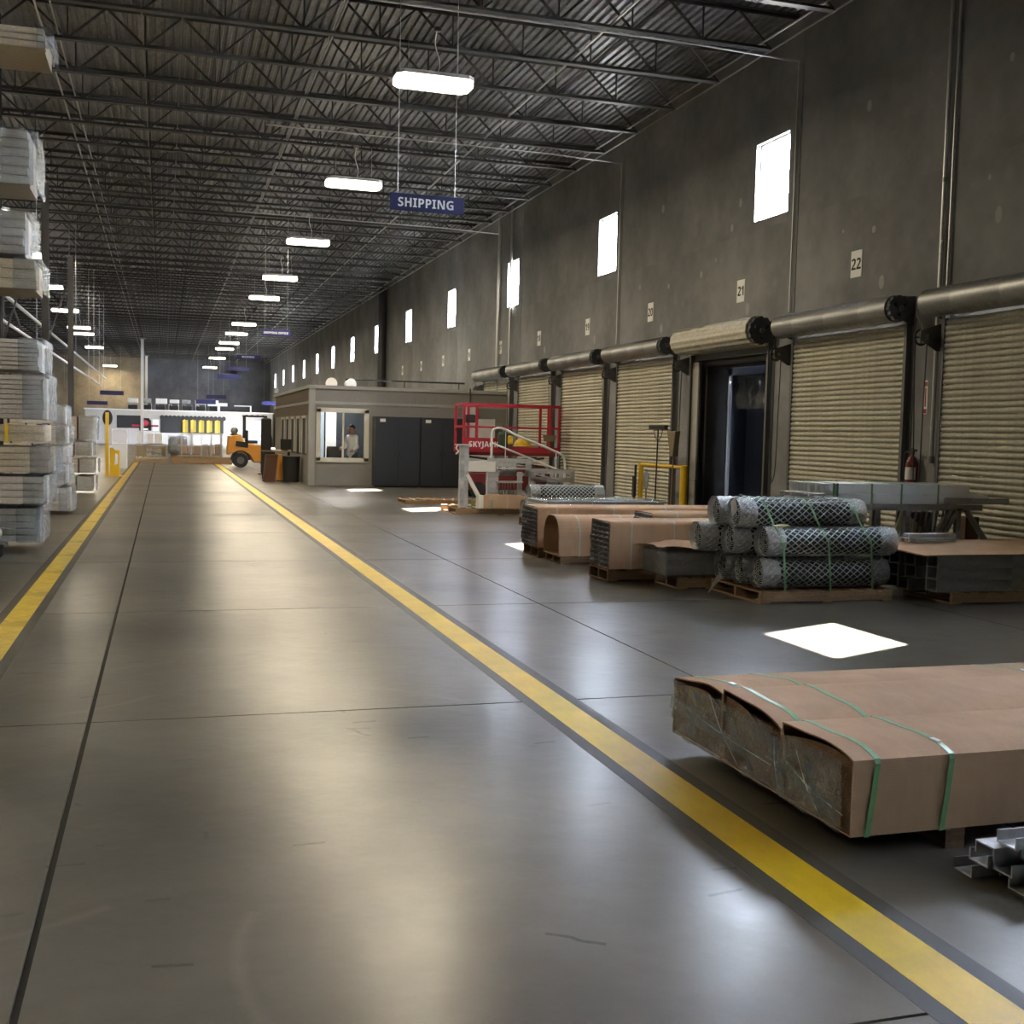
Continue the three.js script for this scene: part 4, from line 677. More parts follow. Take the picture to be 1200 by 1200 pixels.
// ---------------------------------------------------------------- site office inside the hall
{
  const xa = 4.05, xb = 9.95, zf = -33.2, zr = -44, H = 2.9, T = 0.12;
  const o = struct('office', 'low grey modular office with a cream-framed window against the dock wall', 'office');
  const wall = ext([[xa, 0], [xb, 0], [xb, H - 0.1], [xa, H - 0.1]], T, [[[4.32, 0.78], [5.62, 0.78], [5.62, 2.16], [4.32, 2.16]].reverse()]);
  obj('front_wall', wall.translate(0, 0, zf - T), M.officeWall, o);
  obj('side_wall', b2(xa, xa + T, 0, H - 0.1, zf - T, zr), M.officeWall, o); obj('rear_wall', b2(xa, xb, 0, H - 0.1, zr, zr - T), M.officeWall, o);
  obj('roof', b2(xa - 0.08, xb, H - 0.1, H, zf + 0.08, zr - 0.1), M.officeTrim, o);
  obj('fascia_trim', [b2(xa - 0.03, xb, 2.36, 2.44, zf, zf + 0.03), b2(xa - 0.03, xa, 2.36, 2.44, zf, zr), b2(xa - 0.05, xa + 0.12, 0, H - 0.1, zf, zf + 0.05), b2(xa - 0.05, xa - 0.001, 0, H - 0.1, zf - 0.15, zf - 0.001)], M.officeTrim, o);
  obj('upper_panel', [b2(xa - 0.02, xa, 2.46, 2.76, zf - 0.3, zr + 0.2), b2(xa - 0.02, xa, 2.05, 2.33, zf - 0.3, zr + 0.2)], M.brownPanel, o);
  for (let i = 0; i < 14; i++) obj('fascia_panel', b2(6.0 + i * 0.28, 6.0 + i * 0.28 + 0.27, 2.46, 2.78, zf, zf + 0.012), M.officeWall, o);
  for (let i = 0; i < 5; i++) { obj('side_window', [b2(xa - 0.03, xa, 0.9, 2.0, zf - 0.9 - i * 1.6, zf - 1.0 - i * 1.6), b2(xa - 0.03, xa, 0.9, 2.0, zf - 1.9 - i * 1.6, zf - 2.0 - i * 1.6), b2(xa - 0.03, xa, 1.95, 2.03, zf - 0.9 - i * 1.6, zf - 2.0 - i * 1.6)], M.cream, o); obj('side_pane', b2(xa - 0.012, xa - 0.002, 0.85, 1.97, zf - 1.0 - i * 1.6, zf - 1.9 - i * 1.6), M.cabinet, o); }
  const w = struct('window_office', 'cream-framed sliding window in the office front', 'window', [4.97, 1.47, zf]);
  obj('window_frame', [bx(1.52, 0.13, 0.1, 0, 0.72, 0.02), bx(1.52, 0.13, 0.1, 0, -0.72, 0.02), bx(0.13, 1.5, 0.1, -0.7, 0, 0.02), bx(0.13, 1.5, 0.1, 0.7, 0, 0.02), bx(0.05, 1.36, 0.06, 0.02, 0, 0)], M.cream, w);
  obj('pane', bx(0.65, 1.36, 0.006, -0.32, 0, -0.04), M.glass, w); obj('pane', bx(0.65, 1.36, 0.006, 0.33, 0, -0.06), M.glass, w);
  // inside the office
  const i1 = thing('office_partition', 'grey partition wall inside the office window', 'partition', [0, 0, -37]); obj('panel', b2(4.25, 9.8, 0.02, 2.7, -0.05, 0.05), M.cabinet, i1);
  const i2 = thing('white_door', 'bright white door seen through the office window', 'door', [5.15, 0.02, -36.9]); obj('leaf', bx(0.34, 2.2, 0.04, 0, 1.1, 0), M.white, i2); obj('side_strip', bx(0.16, 2.2, 0.03, -0.3, 1.1, 0), mat(0.4, 0.5, 0.58, 0.5), i2);
  const ol = thing('office_lamp', 'lit ceiling lamp inside the office', 'ceiling lamp', [5.4, 2.7, -35.6]); obj('housing', bx(1.2, 0.05, 0.6, 0, 0.03, 0), M.white, ol); obj('diffuser', bx(1.15, 0.02, 0.55, 0, -0.005, 0), M.lampGlow, ol);
  const l = new THREE.RectAreaLight(new THREE.Color().setRGB(0.95, 0.98, 1), 26, 1.15, 0.55); l.position.set(0, -0.03, 0); l.rotation.set(-PI / 2, 0, 0); ol.add(l);
  const ch = thing('office_chair', 'black office chair back seen low in the office window', 'chair', [5.05, 0.02, -35.5]); obj('backrest', rb(0.45, 0.42, 0.08, 0, 0.85, 0, 0.04), M.black, ch); obj('seat', rb(0.46, 0.08, 0.44, 0, 0.46, 0.2, 0.03), M.black, ch); obj('column', rod(V(0, 0, 0.2), V(0, 0.44, 0.2), 0.03), M.black, ch);
  const ds = thing('office_desk', 'desk with a dark monitor inside the office', 'desk', [4.7, 0.02, -34.3]); obj('top', bx(0.9, 0.04, 0.5, 0, 0.72, 0), M.woodDark, ds); obj('leg', bx(0.05, 0.72, 0.45, -0.4, 0.36, 0), M.black, ds); obj('leg', bx(0.05, 0.72, 0.45, 0.4, 0.36, 0), M.black, ds); obj('monitor', [bx(0.36, 0.25, 0.03, 0.15, 0.98, 0.05), bx(0.06, 0.12, 0.03, 0.15, 0.8, 0.05)], M.black, ds);
  // person in the office
  const mc = new MarchingCubes(72, M.shirt, true, true, 200000); const N = 72, S = 1.0;
  const bones = [[V(0, 0.95, 0), V(0, 1.32, 0.02), 0.135, 0.15], [V(-0.16, 1.38, 0), V(0.16, 1.38, 0), 0.07, 0.07], [V(0, 1.4, 0), V(-0.02, 1.52, 0), 0.055, 0.05], [V(-0.03, 1.6, 0), V(-0.035, 1.66, 0), 0.085, 0.095], [V(-0.18, 1.37, 0.02), V(-0.26, 1.1, 0.06), 0.055, 0.045], [V(-0.26, 1.1, 0.06), V(-0.34, 1.02, 0.26), 0.043, 0.034], [V(0.18, 1.37, 0.02), V(0.25, 1.1, 0.05), 0.055, 0.045], [V(0.25, 1.1, 0.05), V(0.16, 0.98, 0.24), 0.043, 0.034], [V(-0.09, 0.92, 0), V(-0.1, 0.5, 0.02), 0.095, 0.065], [V(-0.1, 0.5, 0.02), V(-0.1, 0.08, -0.02), 0.06, 0.045], [V(0.09, 0.92, 0), V(0.1, 0.5, 0.02), 0.095, 0.065], [V(0.1, 0.5, 0.02), V(0.1, 0.08, -0.02), 0.06, 0.045], [V(-0.1, 0.06, -0.02), V(-0.11, 0.045, 0.15), 0.045, 0.04], [V(0.1, 0.06, -0.02), V(0.11, 0.045, 0.15), 0.045, 0.04], [V(-0.04, 1.61, 0.09), V(-0.04, 1.6, 0.115), 0.018, 0.014]];
  const cen = V(0, 0.9, 0.05), k = 0.03, p = V(), ba = V(), pa = V();
  for (let z = 0; z < N; z++) for (let y = 0; y < N; y++) for (let x = 0; x < N; x++) {
    p.set((x - N / 2) / (N / 2) * S + cen.x, (y - N / 2) / (N / 2) * S + cen.y, (z - N / 2) / (N / 2) * S + cen.z); let e = 0;
    for (const [a, b, r0, r1] of bones) { ba.subVectors(b, a); pa.subVectors(p, a); const h = cl(pa.dot(ba) / ba.lengthSq()); const d = pa.addScaledVector(ba, -h).length() - (r0 + (r1 - r0) * h); e += Math.exp(-d / k); }
    mc.field[x + y * N + z * N * N] = k * Math.log(e + 1e-30);
  }
  mc.isolation = 0; mc.update();
  const n = mc.count, pg = new THREE.BufferGeometry(); const pos = mc.positionArray.slice(0, n * 3); for (let i = 0; i < n; i++) { pos[i * 3] = pos[i * 3] * S + cen.x; pos[i * 3 + 1] = pos[i * 3 + 1] * S + cen.y; pos[i * 3 + 2] = pos[i * 3 + 2] * S + cen.z; }
  pg.setAttribute('position', new THREE.BufferAttribute(pos, 3)); pg.computeVertexNormals();
  const person = thing('person', 'person in a white shirt standing behind the office window', 'person', [5.42, 0.02, -34.2], -0.9);
  const vc = new Float32Array(n * 3); for (let i = 0; i < n; i++) { const y = pos[i * 3 + 1], hand = Math.hypot(Math.abs(pos[i * 3]) - 0.25, pos[i * 3 + 2] - 0.26) < 0.13 && y < 1.1 && y > 0.9 && pos[i * 3 + 2] > 0.19; const c = y > 1.47 || hand ? [0.42, 0.24, 0.16] : y < 0.1 ? [0.02, 0.02, 0.02] : [0.75, 0.75, 0.76]; vc.set(c, i * 3); }
  pg.setAttribute('color', new THREE.BufferAttribute(vc, 3));
  const body = new THREE.Mesh(pg, mat(1, 1, 1, 0.75, 0, { vertexColors: true })); body.name = 'body'; body.castShadow = body.receiveShadow = true; person.add(body);
  obj('hair', [new THREE.SphereGeometry(0.105, 16, 10, 0, PI * 2, 0, PI * 0.55).scale(0.95, 1, 1.05).translate(-0.035, 1.665, -0.015)], M.hair, person);
  obj('trousers', [rod(V(-0.09, 0.95, 0), V(-0.1, 0.5, 0.02), 0.105, 12, 0.08), rod(V(-0.1, 0.5, 0.02), V(-0.1, 0.1, -0.02), 0.08, 12, 0.06), rod(V(0.09, 0.95, 0), V(0.1, 0.5, 0.02), 0.105, 12, 0.08), rod(V(0.1, 0.5, 0.02), V(0.1, 0.1, -0.02), 0.08, 12, 0.06)], M.cabinet, person);
  // roof clutter
  const sp = thing('spot_lamps', 'pair of white flood lamps on a bracket at the office roof corner', 'flood lamp', [5.6, H + 0.02, -38]);
  for (const s of [-1, 1]) obj('lamp_head', new THREE.CylinderGeometry(0.2, 0.12, 0.25, 16).rotateX(PI / 2).rotateY(s * 0.4).translate(s * 0.28, 0.22, 0.1), M.signWhite, sp); obj('bracket', bx(0.5, 0.05, 0.1, 0, 0.06, 0), M.darkIron, sp);
  const pr = thing('pipe_rail', 'dark pipe running level above the office roof', 'pipe', [0, 0, -38.2]); obj('pipe', rod(V(5.8, H + 0.42, 0), V(9.9, H + 0.42, 0), 0.03), M.darkIron, pr); for (const x of [5.9, 7.8, 9.7]) obj('support', rod(V(x, H, 0), V(x, H + 0.42, 0), 0.02), M.darkIron, pr);
}
{ // tall dark cabinets before the office
  for (const [i, l] of ['dark steel double-door cabinet next to the office window', 'dark steel double-door cabinet next to the scissor lift'].entries()) {
    const t = thing('steel_cabinet', l, 'cabinet', [6.48 + i * 1.34, 0, -32.8], 0, 'dark cabinets before the office');
    obj('body', rb(1.32, 2.02, 0.5, 0, 1.03, 0, 0.01), M.cabinet, t); obj('plinth', bx(1.26, 0.04, 0.44, 0, 0.02, 0), M.black, t);
    for (const s of [-1, 1]) { const d = obj('door', rb(0.645, 1.96, 0.02, s * 0.326, 1.03, 0.262, 0.004, 1), M.cabinet, t); obj('handle', rb(0.03, 0.14, 0.03, s * 0.06, 1.0, 0.28, 0.008), M.black, d); }
    obj('label_card', bx(0.16, 0.09, 0.004, -0.45, 1.93, 0.275), M.signWhite, t);
  }
  const w = thing('white_board', 'white board leaning behind the red lift', 'board', [9.02, 0, -32.9]); obj('board', rb(0.95, 1.4, 0.03, 0, 1.35, 0, 0.01), M.white, w); obj('foot', bx(0.8, 0.66, 0.05, 0, 0.33, 0), M.galvGrey, w);
  const b = thing('wall_box', 'small white electrical box above the white board', 'box', [8.75, 2.25, -32.95]); obj('box', rb(0.35, 0.28, 0.1, 0, 0, 0, 0.02), M.white, b); obj('conduit', rod(V(0, 0.1, -0.1), V(0, 0.7, -0.1), 0.02), M.black, b);
}

// ---------------------------------------------------------------- racks of bundles on the left
const plankGeos = new Map();
function bundle(o) {                                          // x1 right end, z front, y0..y1, n rows
  const { x1, z, y0, y1, label, m = M.vinyl, n = 5, wrap = 0.28, L = 2.6, D = 1.05, strap = [0.9], film = true, strapM = M.strapDark } = o;
  const t = thing('profile_bundle', label, 'bundle', [x1, y0, z], 0, 'bundles of long profiles on the racks');
  const H = y1 - y0, h = H / n;
  const key = `${L}|${h.toFixed(3)}`; if (!plankGeos.has(key)) { const g = geo(rb(L, h - 0.006, 0.14, 0, 0, 0, 0.006, 1)); g.userData.done = true; plankGeos.set(key, g); }
  for (let i = 0; i < n; i++) { const p = obj('plank', plankGeos.get(key), m, t); p.position.set(-L / 2 - rr(0, 0.035), h * (i + 0.5), -0.07 - rr(0, 0.008)); }
  obj('core', b2(-L, -0.03, 0.004, H - 0.004, -0.145, -D), m, t);
  for (const s of strap) obj('strap', [b2(-s - 0.02, -s + 0.02, -0.004, H + 0.004, 0.0, 0.004), b2(-s - 0.02, -s + 0.02, H, H + 0.004, 0, -D)], strapM, t);
  if (film) for (const g of [crumple(wrap, H + 0.02, 0.014, x1 * 7 + y0 * 3, 16, 12).translate(-wrap / 2 + 0.035, H / 2, 0.03), crumple(D, H + 0.02, 0.02, y0 * 5, 26, 12).rotateY(PI / 2).translate(0.05, H / 2, -D / 2), crumple(wrap, D, 0.015, y1, 12, 20).rotateX(-PI / 2).translate(-wrap / 2 + 0.035, H + 0.012, -D / 2)]) obj('film_wrap', g, M.filmMilky, t);
  return t;
}
const zA = -15.25;
[
  [-1.5, 0.13, 0.545, M.galvGrey, 'lowest film-ended bundle of the nearest rack, dark grey', 5], [-1.42, 0.60, 0.94, M.vinyl, 'second bundle from the floor in the nearest rack', 4], [-1.34, 0.985, 1.31, M.vinylWarm, 'third bundle from the floor in the nearest rack, warm beige with white film', 4],
  [-1.42, 1.65, 2.19, M.vinyl, 'tall bundle of thin pale boards above the yellow-strapped beam', 9], [-1.47, 2.25, 2.63, M.vinyl, 'bundle of thin boards at the top of the visible nearest rack', 7],
].forEach(([x, a, b, m, label, n]) => bundle({ x1: x, z: zA, y0: a, y1: b, m, n, label }));
bundle({ x1: -1.4, z: zA, y0: 1.37, y1: 1.585, m: M.vinylWarm, n: 2, film: false, strap: [0.45], strapM: M.yellow, label: 'pale beam bundle with a bright yellow strap in the nearest rack' });
bundle({ x1: -1.5, z: zA, y0: 3.24, y1: 3.6, m: M.vinylWarm, n: 3, wrap: 0.3, label: 'beige bundle high on the rack below the bluish wrapped one' });
bundle({ x1: -1.62, z: zA, y0: 3.66, y1: 4.18, m: M.vinyl, n: 5, wrap: 0.32, label: 'bluish white film-wrapped bundle high on the rack' });
bundle({ x1: -1.56, z: zA, y0: 4.5, y1: 5.15, m: M.vinyl, n: 6, wrap: 0.4, label: 'large film-wrapped bundle at the left edge high above the beige one' });
bundle({ x1: -1.38, z: zA, y0: 6.14, y1: 6.38, m: M.vinylWarm, n: 3, wrap: 0.14, strap: [1.2], label: 'topmost pale bundle just under the roof joists at the left edge' });
const zB2 = -21.7, zC = -27.7;
[[-1.62, 0.06, 0.46, 4], [-1.66, 0.52, 0.86, 4], [-1.7, 0.9, 1.2, 3], [-1.66, 1.25, 1.56, 4], [-1.7, 1.6, 1.92, 4]].forEach(([x, a, b, n], i) => bundle({ x1: x, z: zB2, y0: a, y1: b, n, label: `film-ended bundle in the second rack, ${['lowest', 'second from the floor', 'middle', 'fourth from the floor', 'topmost'][i]}`, m: i === 2 ? M.vinylWarm : M.vinyl, wrap: 0.2 }));
[[-1.55, 0.09, 0.42, 3], [-1.5, 0.5, 0.82, 3], [-1.6, 0.9, 1.2, 3], [-1.52, 1.27, 1.78, 4]].forEach(([x, a, b, n], i) => bundle({ x1: x, z: zC, y0: a, y1: b, n, label: `pale bundle in the third rack by the aisle, ${['lowest', 'second from the floor', 'third from the floor', 'topmost'][i]}`, m: M.vinylWarm, wrap: 0.35, strap: [0.35] }));
for (const [z, top, levels, which] of [[zA, 6.9, [0.11, 0.572, 0.962, 1.34, 1.617, 2.22, 3.215, 3.63, 4.475, 6.115], 'nearest'], [zB2, 6.0, [0.03, 0.49, 0.88, 1.22, 1.58], 'second'], [zC, 5.5, [0.05, 0.46, 0.86, 1.23], 'third']]) {
  const t = thing('cantilever_rack', `dark steel cantilever rack holding the bundles, ${which} along the aisle`, 'rack', [0, 0, z]);
  for (const x of [-2.1, -3.6]) { obj('column', [bx(0.12, top, 0.02, x, top / 2, -1.12), bx(0.12, top, 0.02, x, top / 2, -1.28), bx(0.02, top, 0.16, x, top / 2, -1.2)], M.joist, t); obj('base', bx(0.16, 0.04, 1.4, x, 0.02, -0.6), M.joist, t); for (const y of levels) obj('arm', bx(0.08, 0.03, 1.16, x, y, -0.54), M.joist, t); }
  obj('brace', [bar(V(-2.1, 0.4, -1.2), V(-3.6, top - 0.4, -1.2), 0.04, 0.03), bar(V(-3.6, 0.4, -1.2), V(-2.1, top - 0.4, -1.2), 0.04, 0.03)], M.joist, t);
}
{ // little trolley wheels and film at the bottom left edge, sprinkler pipes over the racks
  const t = thing('film_roll_cart', 'dark hand cart with white film rolls at the left edge', 'cart', [-2.0, 0, -14.7]);
  obj('frame', bx(0.6, 0.05, 0.4, -0.1, 0.14, 0), M.black, t); for (const x of [-0.3, 0.12]) obj('wheel', new THREE.CylinderGeometry(0.08, 0.08, 0.05, 14).rotateX(PI / 2).translate(x, 0.08, 0.18), M.rubber, t);
  obj('film_roll', new THREE.CylinderGeometry(0.09, 0.09, 0.4, 16).rotateX(PI / 2).translate(0.05, 0.27, 0), M.white, t); obj('handle', tube([V(-0.38, 0.15, 0), V(-0.4, 0.6, 0), V(-0.38, 0.9, 0)], 0.015), M.black, t);
  for (const [x, y, l] of [[-2.75, 3.9, 'pale sprinkler pipe running lengthwise beside the racks, upper one'], [-2.95, 3.55, 'pale sprinkler pipe running lengthwise beside the racks, lower one']]) { const p = thing('sprinkler_pipe', l, 'pipe', [x, y, 0]); obj('pipe', rod(V(0, 0, -17), V(0, 0, -60), 0.035), M.conduit, p); for (const z of [-20, -30, -40, -50, -58]) obj('hanger', rod(V(0, 0, z), V(0, 7.93 - y, z), 0.008, 5), M.conduit, p); }
}
{ // yellow guard, boxes further along
  const t = thing('rack_guard', 'yellow steel rack guard with a tall thin post at the aisle', 'rack guard', [-1.5, 0, -38]);
  obj('tall_post', bx(0.1, 2.0, 0.08, -0.2, 1.0, 0), M.safety, t); obj('guard_plate', ext([[-0.12, 0], [0.18, 0], [0.18, 0.82], [0.05, 0.82], [-0.02, 0.9], [-0.12, 0.9]], 0.08, [[[0.02, 0.35], [0.12, 0.4], [0.12, 0.68], [0.05, 0.72]].reverse()]), M.safety, t); obj('base_plate', bx(0.6, 0.02, 0.3, 0, 0.01, 0), M.safety, t);
  const b = thing('black_drum', 'black rounded reel on a post behind the yellow guard', 'reel', [-1.82, 0, -41]); obj('reel', new THREE.CylinderGeometry(0.2, 0.2, 0.25, 18).rotateX(PI / 2).scale(0.8, 1.3, 1).translate(0, 1.85, 0), M.black, b); obj('post', bx(0.08, 1.7, 0.08, 0, 0.85, 0), M.black, b);
  for (const [y, l] of [[0.0, 'white carton standing on the floor by the yellow line far down the aisle'], [0.95, 'white carton on top of another far down the aisle']]) { const c = thing('white_carton', l, 'carton', [-1.58, y, -45.2]); obj('body', rb(0.54, y ? 0.5 : 0.94, 0.5, 0, y ? 0.26 : 0.47, 0, 0.01), M.white, c); obj('tape', bx(0.05, 0.004, 0.5, 0, y ? 0.512 : 0.942, 0), M.cardPale, c); }
  for (const [i, [x, w]] of [[-1.0, 0.28], [-0.55, 0.28], [-0.2, 0.28]].entries()) { const c = thing('white_carton', `small white box on the pale bundle before the end office, ${['leftmost', 'middle', 'rightmost'][i]} of three`, 'carton', [x, 0.85, -53]); obj('body', rb(w, 0.42, 0.3, 0, 0.21, 0, 0.01), M.white, c); obj('lid', bx(w + 0.01, 0.03, 0.31, 0, 0.41, 0), M.signWhite, c); }
  pallet('pale pallet under the grey clutter far down the aisle', -0.55, -53, 1.4, 1.0, M.cardPale, 0.14);
  const g = thing('clutter_crate', 'open wire crate of pale parts on a pallet far down the aisle', 'crate', [-0.55, 0.142, -53]); obj('bin', [bx(1.3, 0.04, 0.9, 0, 0.04, 0), bx(1.3, 0.5, 0.03, 0, 0.35, -0.45), bx(0.03, 0.6, 0.9, -0.64, 0.33, 0), bx(0.03, 0.6, 0.9, 0.64, 0.33, 0)], M.vinylWarm, g); for (let i = 0; i < 9; i++) obj('part', rb(rr(0.12, 0.3), rr(0.1, 0.2), 0.25, rr(-0.5, 0.5), rr(0.12, 0.5), rr(0.1, 0.35), 0.02), i % 3 ? M.vinyl : M.galvGrey, g); obj('rim', [bx(1.32, 0.03, 0.03, 0, 0.66, 0.45), bx(1.32, 0.03, 0.03, 0, 0.66, -0.45)], M.galv, g);
  // glass and frame crates left of the forklift
  pallet('long orange-brown timber pallet under the film-wrapped frames left of the forklift', 1.6, -52.3, 2.6, 1.1, M.wood, 0.3); pallet('shorter timber pallet behind the long one left of the forklift', 1.3, -53.8, 2.0, 1.0, M.wood, 0.4);
  const c = thing('framed_crate', 'tall film-wrapped crate of upright frames on the long timber pallet', 'crate', [1.55, 0.302, -52.3]);
  for (let i = 0; i < 5; i++) obj('upright', bx(0.06, 1.03, 0.05, -0.8 + i * 0.42, 0.52, 0.5), M.strapPale, c); for (const y of [0.05, 0.5, 1.02]) obj('rail', bx(1.9, 0.05, 0.05, 0, y, 0.5), M.strapPale, c); for (let i = 0; i < 5; i++) obj('upright', bx(0.06, 1.03, 0.05, -0.8 + i * 0.42, 0.52, -0.5), M.strapPale, c);
  for (let i = 0; i < 6; i++) obj('content_box', rb(0.28, rr(0.3, 0.55), 0.6, -0.72 + i * 0.3, 0.32, 0, 0.02), i % 2 ? M.cardPale : M.card, c); obj('film_wrap', crumple(1.9, 1.0, 0.03, 2, 24, 16).translate(0, 0.52, 0.56), M.film, c);
  const d = thing('film_bale', 'silvery film-wrapped bale beside the frames crate', 'bale', [0.6, 0.402, -53.6]); obj('bale', rb(0.8, 0.75, 0.8, 0, 0.38, 0, 0.15, 3), M.galvGrey, d); obj('film_wrap', crumple(0.85, 0.8, 0.05, 4, 18, 16).translate(0, 0.4, 0.44), M.filmMilky, d);
}
{ // forklift, seen from its left side, mast to the right
  const t = thing('forklift', 'orange-yellow forklift with black overhead guard parked across the aisle', 'forklift', [3.45, 0, -48.2]);
  obj('counterweight', ext([[-0.95, 0.55], [-0.9, 1.25], [-0.45, 1.32], [-0.3, 1.0], [0.6, 0.85], [0.6, 0.25], [0.1, 0.25], [-0.05, 0.55], [-0.2, 0.62], [-0.75, 0.62]].reverse(), 1.0, [], 0.03).translate(0, 0, -0.5), M.orange, t);
  obj('hood_panel', bx(0.5, 0.22, 0.03, -0.4, 0.95, 0.545, 0, 0, -0.12), M.black, t);
  for (const [x, r] of [[-0.45, 0.3], [0.72, 0.36]]) for (const z of [0.47, -0.47]) { const w = obj('wheel', new THREE.CylinderGeometry(r, r, 0.22, 22).rotateX(PI / 2).translate(x, r, z), M.rubber, t); obj('rim', new THREE.CylinderGeometry(r * 0.5, r * 0.5, 0.23, 14).rotateX(PI / 2).translate(x, r, z), M.guide, w); }
  obj('wheel_arch', new THREE.TorusGeometry(0.36, 0.05, 6, 16, PI).translate(-0.45, 0.32, 0.5), M.black, t);
  for (const z of [0.42, -0.42]) { obj('guard_post', bar(V(-0.28, 1.2, z), V(-0.28, 2.1, z), 0.07, 0.07), M.black, t); obj('guard_post', bar(V(0.88, 0.85, z), V(0.55, 2.1, z), 0.07, 0.07), M.black, t); }
  obj('guard_roof', [bx(0.95, 0.05, 0.95, 0.13, 2.11, 0), bx(0.95, 0.08, 0.05, 0.13, 2.1, 0.47)], M.black, t); for (let i = 0; i < 4; i++) obj('roof_bar', bx(0.05, 0.06, 0.9, -0.2 + i * 0.22, 2.13, 0), M.redDark, t);
  obj('seat', [rb(0.4, 0.12, 0.45, 0.05, 1.05, 0, 0.04), rb(0.12, 0.5, 0.45, -0.18, 1.28, 0, 0.04)], M.black, t);
  obj('dash', bx(0.16, 0.5, 0.7, 0.72, 1.1, 0, 0, 0, 0.3), M.black, t); const sw = obj('steering_wheel', new THREE.TorusGeometry(0.16, 0.018, 6, 18).rotateX(PI / 2).rotateZ(0.7).translate(0.5, 1.4, 0.1), M.black, t);
  for (const z of [0.28, -0.28]) obj('mast_rail', bx(0.12, 2.2, 0.08, 1.15, 1.2, z), M.darkIron, t); obj('mast_cross', [bx(0.08, 0.1, 0.6, 1.15, 2.2, 0), bx(0.08, 0.1, 0.6, 1.15, 0.5, 0)], M.darkIron, t);
  for (const z of [0.25, -0.25]) obj('fork', [bx(0.06, 0.5, 0.1, 1.25, 0.35, z), bx(1.0, 0.05, 0.1, 1.75, 0.1, z)], M.darkIron, t);
  obj('gas_bottle', new THREE.CapsuleGeometry(0.15, 0.5, 6, 16).rotateX(PI / 2).translate(-0.68, 1.5, 0), M.galv, t); obj('bottle_bracket', bx(0.3, 0.06, 0.5, -0.68, 1.34, 0), M.black, t);
  obj('work_lamp', rb(0.1, 0.1, 0.08, 0.62, 2.0, 0.48, 0.02), M.black, t);
}
{ // bins and desk at the office corner
  const t = thing('brown_bin', 'dark brown open bin at the office corner', 'bin', [3.1, 0, -35.6]); obj('body', ext([[-0.2, 0], [0.12, 0], [0.2, 0.8], [-0.12, 0.8]], 0.5, [], 0.01), M.brown, t); obj('rim', bx(0.34, 0.03, 0.54, 0.04, 0.82, 0.25), M.woodDark, t);
  const y = thing('orange_bin', 'narrow orange bin between the brown bin and the black one', 'bin', [3.43, 0, -35.9]); obj('body', bx(0.16, 0.8, 0.4, 0, 0.42, 0), M.orange, y); obj('base', bx(0.18, 0.03, 0.42, 0, 0.015, 0), M.black, y);
  const b = thing('black_bin', 'black rounded bin standing before the office corner', 'bin', [3.72, 0, -35.2]); obj('body', new THREE.CylinderGeometry(0.27, 0.24, 0.78, 20).translate(0, 0.4, 0), M.black, b); obj('rim', new THREE.TorusGeometry(0.27, 0.015, 6, 20).rotateX(PI / 2).translate(0, 0.79, 0), M.guide, b);
  const d = thing('standing_desk', 'small desk with papers and a dark screen at the office corner', 'desk', [3.45, 0, -37.2]); obj('top', bx(0.9, 0.04, 0.5, 0, 0.9, 0), M.wood, d); for (const [x, z] of [[-0.4, 0.2], [0.4, 0.2], [-0.4, -0.2], [0.4, -0.2]]) obj('leg', bx(0.04, 0.88, 0.04, x, 0.44, z), M.black, d); obj('paper', bx(0.3, 0.03, 0.2, 0.0, 0.935, 0.1), M.signWhite, d); obj('screen', [bx(0.36, 0.34, 0.03, 0.3, 1.12, 0.1, 0, 0.3), bx(0.08, 0.1, 0.05, 0.3, 0.95, 0.1)], M.black, d);
  const s = thing('black_post', 'tall black machine post beside the office corner', 'post', [3.45, 0, -41]); obj('post', rb(0.34, 1.95, 0.3, 0, 1.0, 0, 0.06), M.black, s); obj('base', bx(0.5, 0.03, 0.5, 0, 0.015, 0), M.black, s);
}
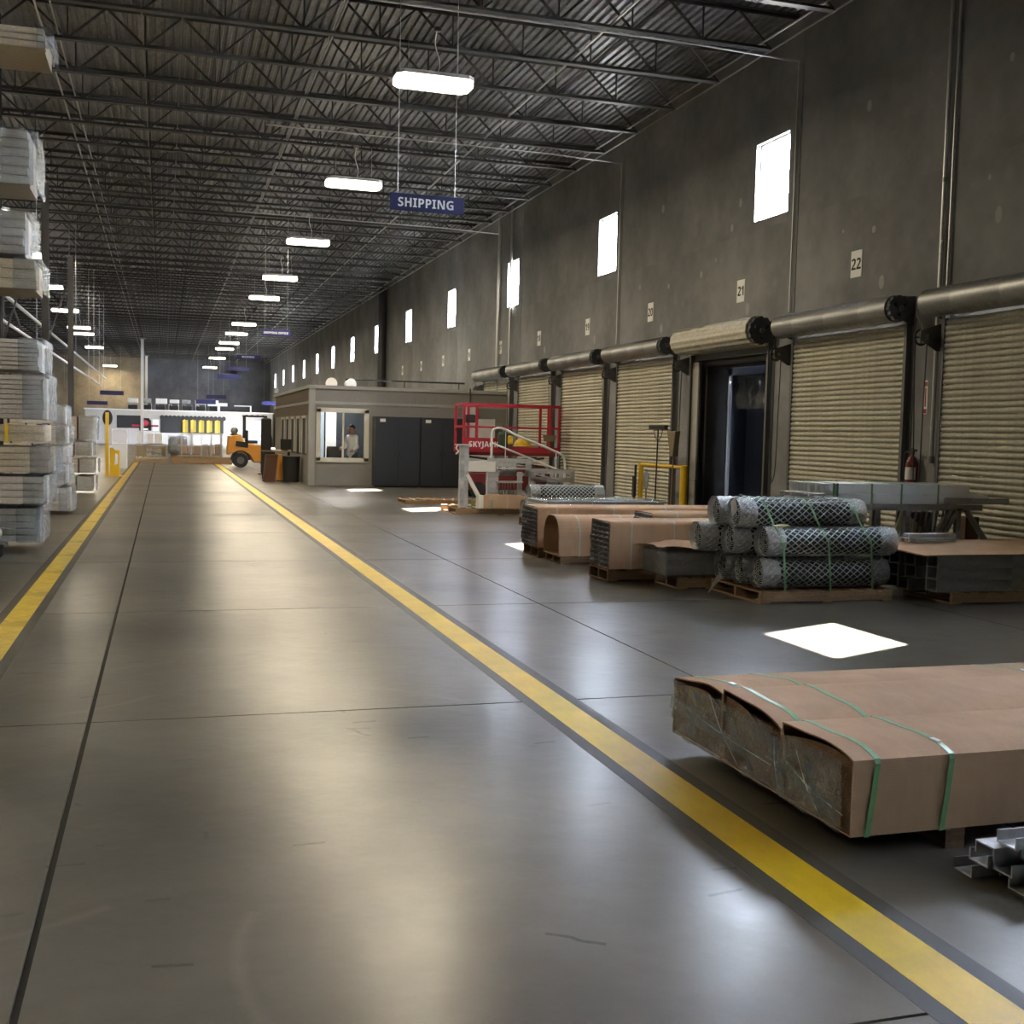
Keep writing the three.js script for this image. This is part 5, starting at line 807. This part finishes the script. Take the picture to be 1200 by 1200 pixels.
{ // white office block and stored goods at the far end
  const o = struct('office_end', 'long low white office block before the end wall', 'office');
  obj('wall', b2(-6.5, 9.4, 0, 2.95, -105, -110), mat(0.46, 0.43, 0.38, 0.6), o); obj('roof_edge', b2(-6.6, 9.5, 2.95, 3.05, -104.9, -110), M.white, o);
  obj('window_band', b2(-0.3, 5.1, 1.05, 2.42, -104.97, -105), M.black, o);
  for (let i = 0; i < 15; i++) obj('hanging_sample', bx(0.22, rr(0.9, 1.15), 0.06, 1.7 + i * 0.23, 1.7, -104.9), i % 3 === 1 ? mat(0.3, 0.22, 0.03, 0.6) : i % 3 ? M.black : M.yellowWorn, o);
  for (let i = 0; i < 16; i++) obj('hanging_sample', new THREE.CylinderGeometry(0.2, 0.2, 0.1, 12).rotateX(PI / 2).translate(-0.15 + i * 0.35, 2.4, -104.88), M.black, o);
  for (const [x, w] of [[-3.9, 2.2]]) obj('window_band', b2(x, x + w, 1.4, 2.5, -104.97, -105), M.black, o);
  for (const [a, b, y0, y1] of [[5.6, 6.6, 0.9, 2.2], [7.2, 8.9, 0.6, 2.3], [-0.95, -0.4, 1.2, 2.2]]) obj('wall_panel', b2(a, b, y0, y1, -104.96, -105), M.signWhite, o);
  const e = thing('round_emblem', 'black and red emblem board on the end office wall', 'emblem', [-1.55, 1.75, -104.92]); obj('board', ext([[-0.5, -0.55], [0.5, -0.55], [0.5, 0.3], [0.3, 0.55], [-0.3, 0.55], [-0.5, 0.3]], 0.04), M.ink, e); obj('band', bx(2.2, 0.16, 0.02, 0, -0.12, 0.03), M.red, e); obj('disc', new THREE.CylinderGeometry(0.28, 0.28, 0.03, 18).rotateX(PI / 2).translate(0, 0.1, 0.05), M.red, e); obj('plate', bx(0.5, 0.14, 0.02, 0, -0.42, 0.05), M.signWhite, e);
  for (let i = 0; i < 7; i++) { const t = thing('roof_crate', `pale crate stored on the end office roof, ${['first', 'second', 'third', 'fourth', 'fifth', 'sixth', 'seventh'][i]} from the left`, 'crate', [-2.6 + i * 1.15, 3.05, -106], 0, 'crates on the end office roof'); obj('stand', [bx(0.06, 0.55, 0.06, -0.4, 0.28, 0), bx(0.06, 0.55, 0.06, 0.4, 0.28, 0), bx(0.06, 0.8, 0.06, 0, 0.28, 0, 0, 0, 0.8)], i % 2 ? M.white : M.galvGrey, t); obj('crate', rb(rr(0.6, 1.1), rr(0.3, 0.5), 0.8, rr(-0.1, 0.1), 0.78, 0, 0.04), i % 3 === 1 ? M.galvGrey : M.white, t); obj('clutter', rb(0.8, 0.4, 0.6, 0, 0.22, -0.2, 0.05), M.black, t); }
  const b = thing('white_beam', 'white beam lying across posts at the right end of the roof storage', 'beam', [4.6, 3.05, -105.6]); obj('beam', bx(1.7, 0.28, 0.3, 0, 0.62, 0), M.white, b); obj('post', bx(0.22, 0.5, 0.22, 0.1, 0.25, 0), M.white, b);
  const c = thing('camera_post', 'thin white camera post at the right end of the end office roof', 'post', [7.2, 3.05, -105.6]); obj('post', bx(0.12, 0.55, 0.12, 0.3, 0.28, 0), M.white, c); obj('arm', bx(1.5, 0.08, 0.1, -0.4, 0.55, 0), M.white, c);
}
renderer.render(scene, camera);
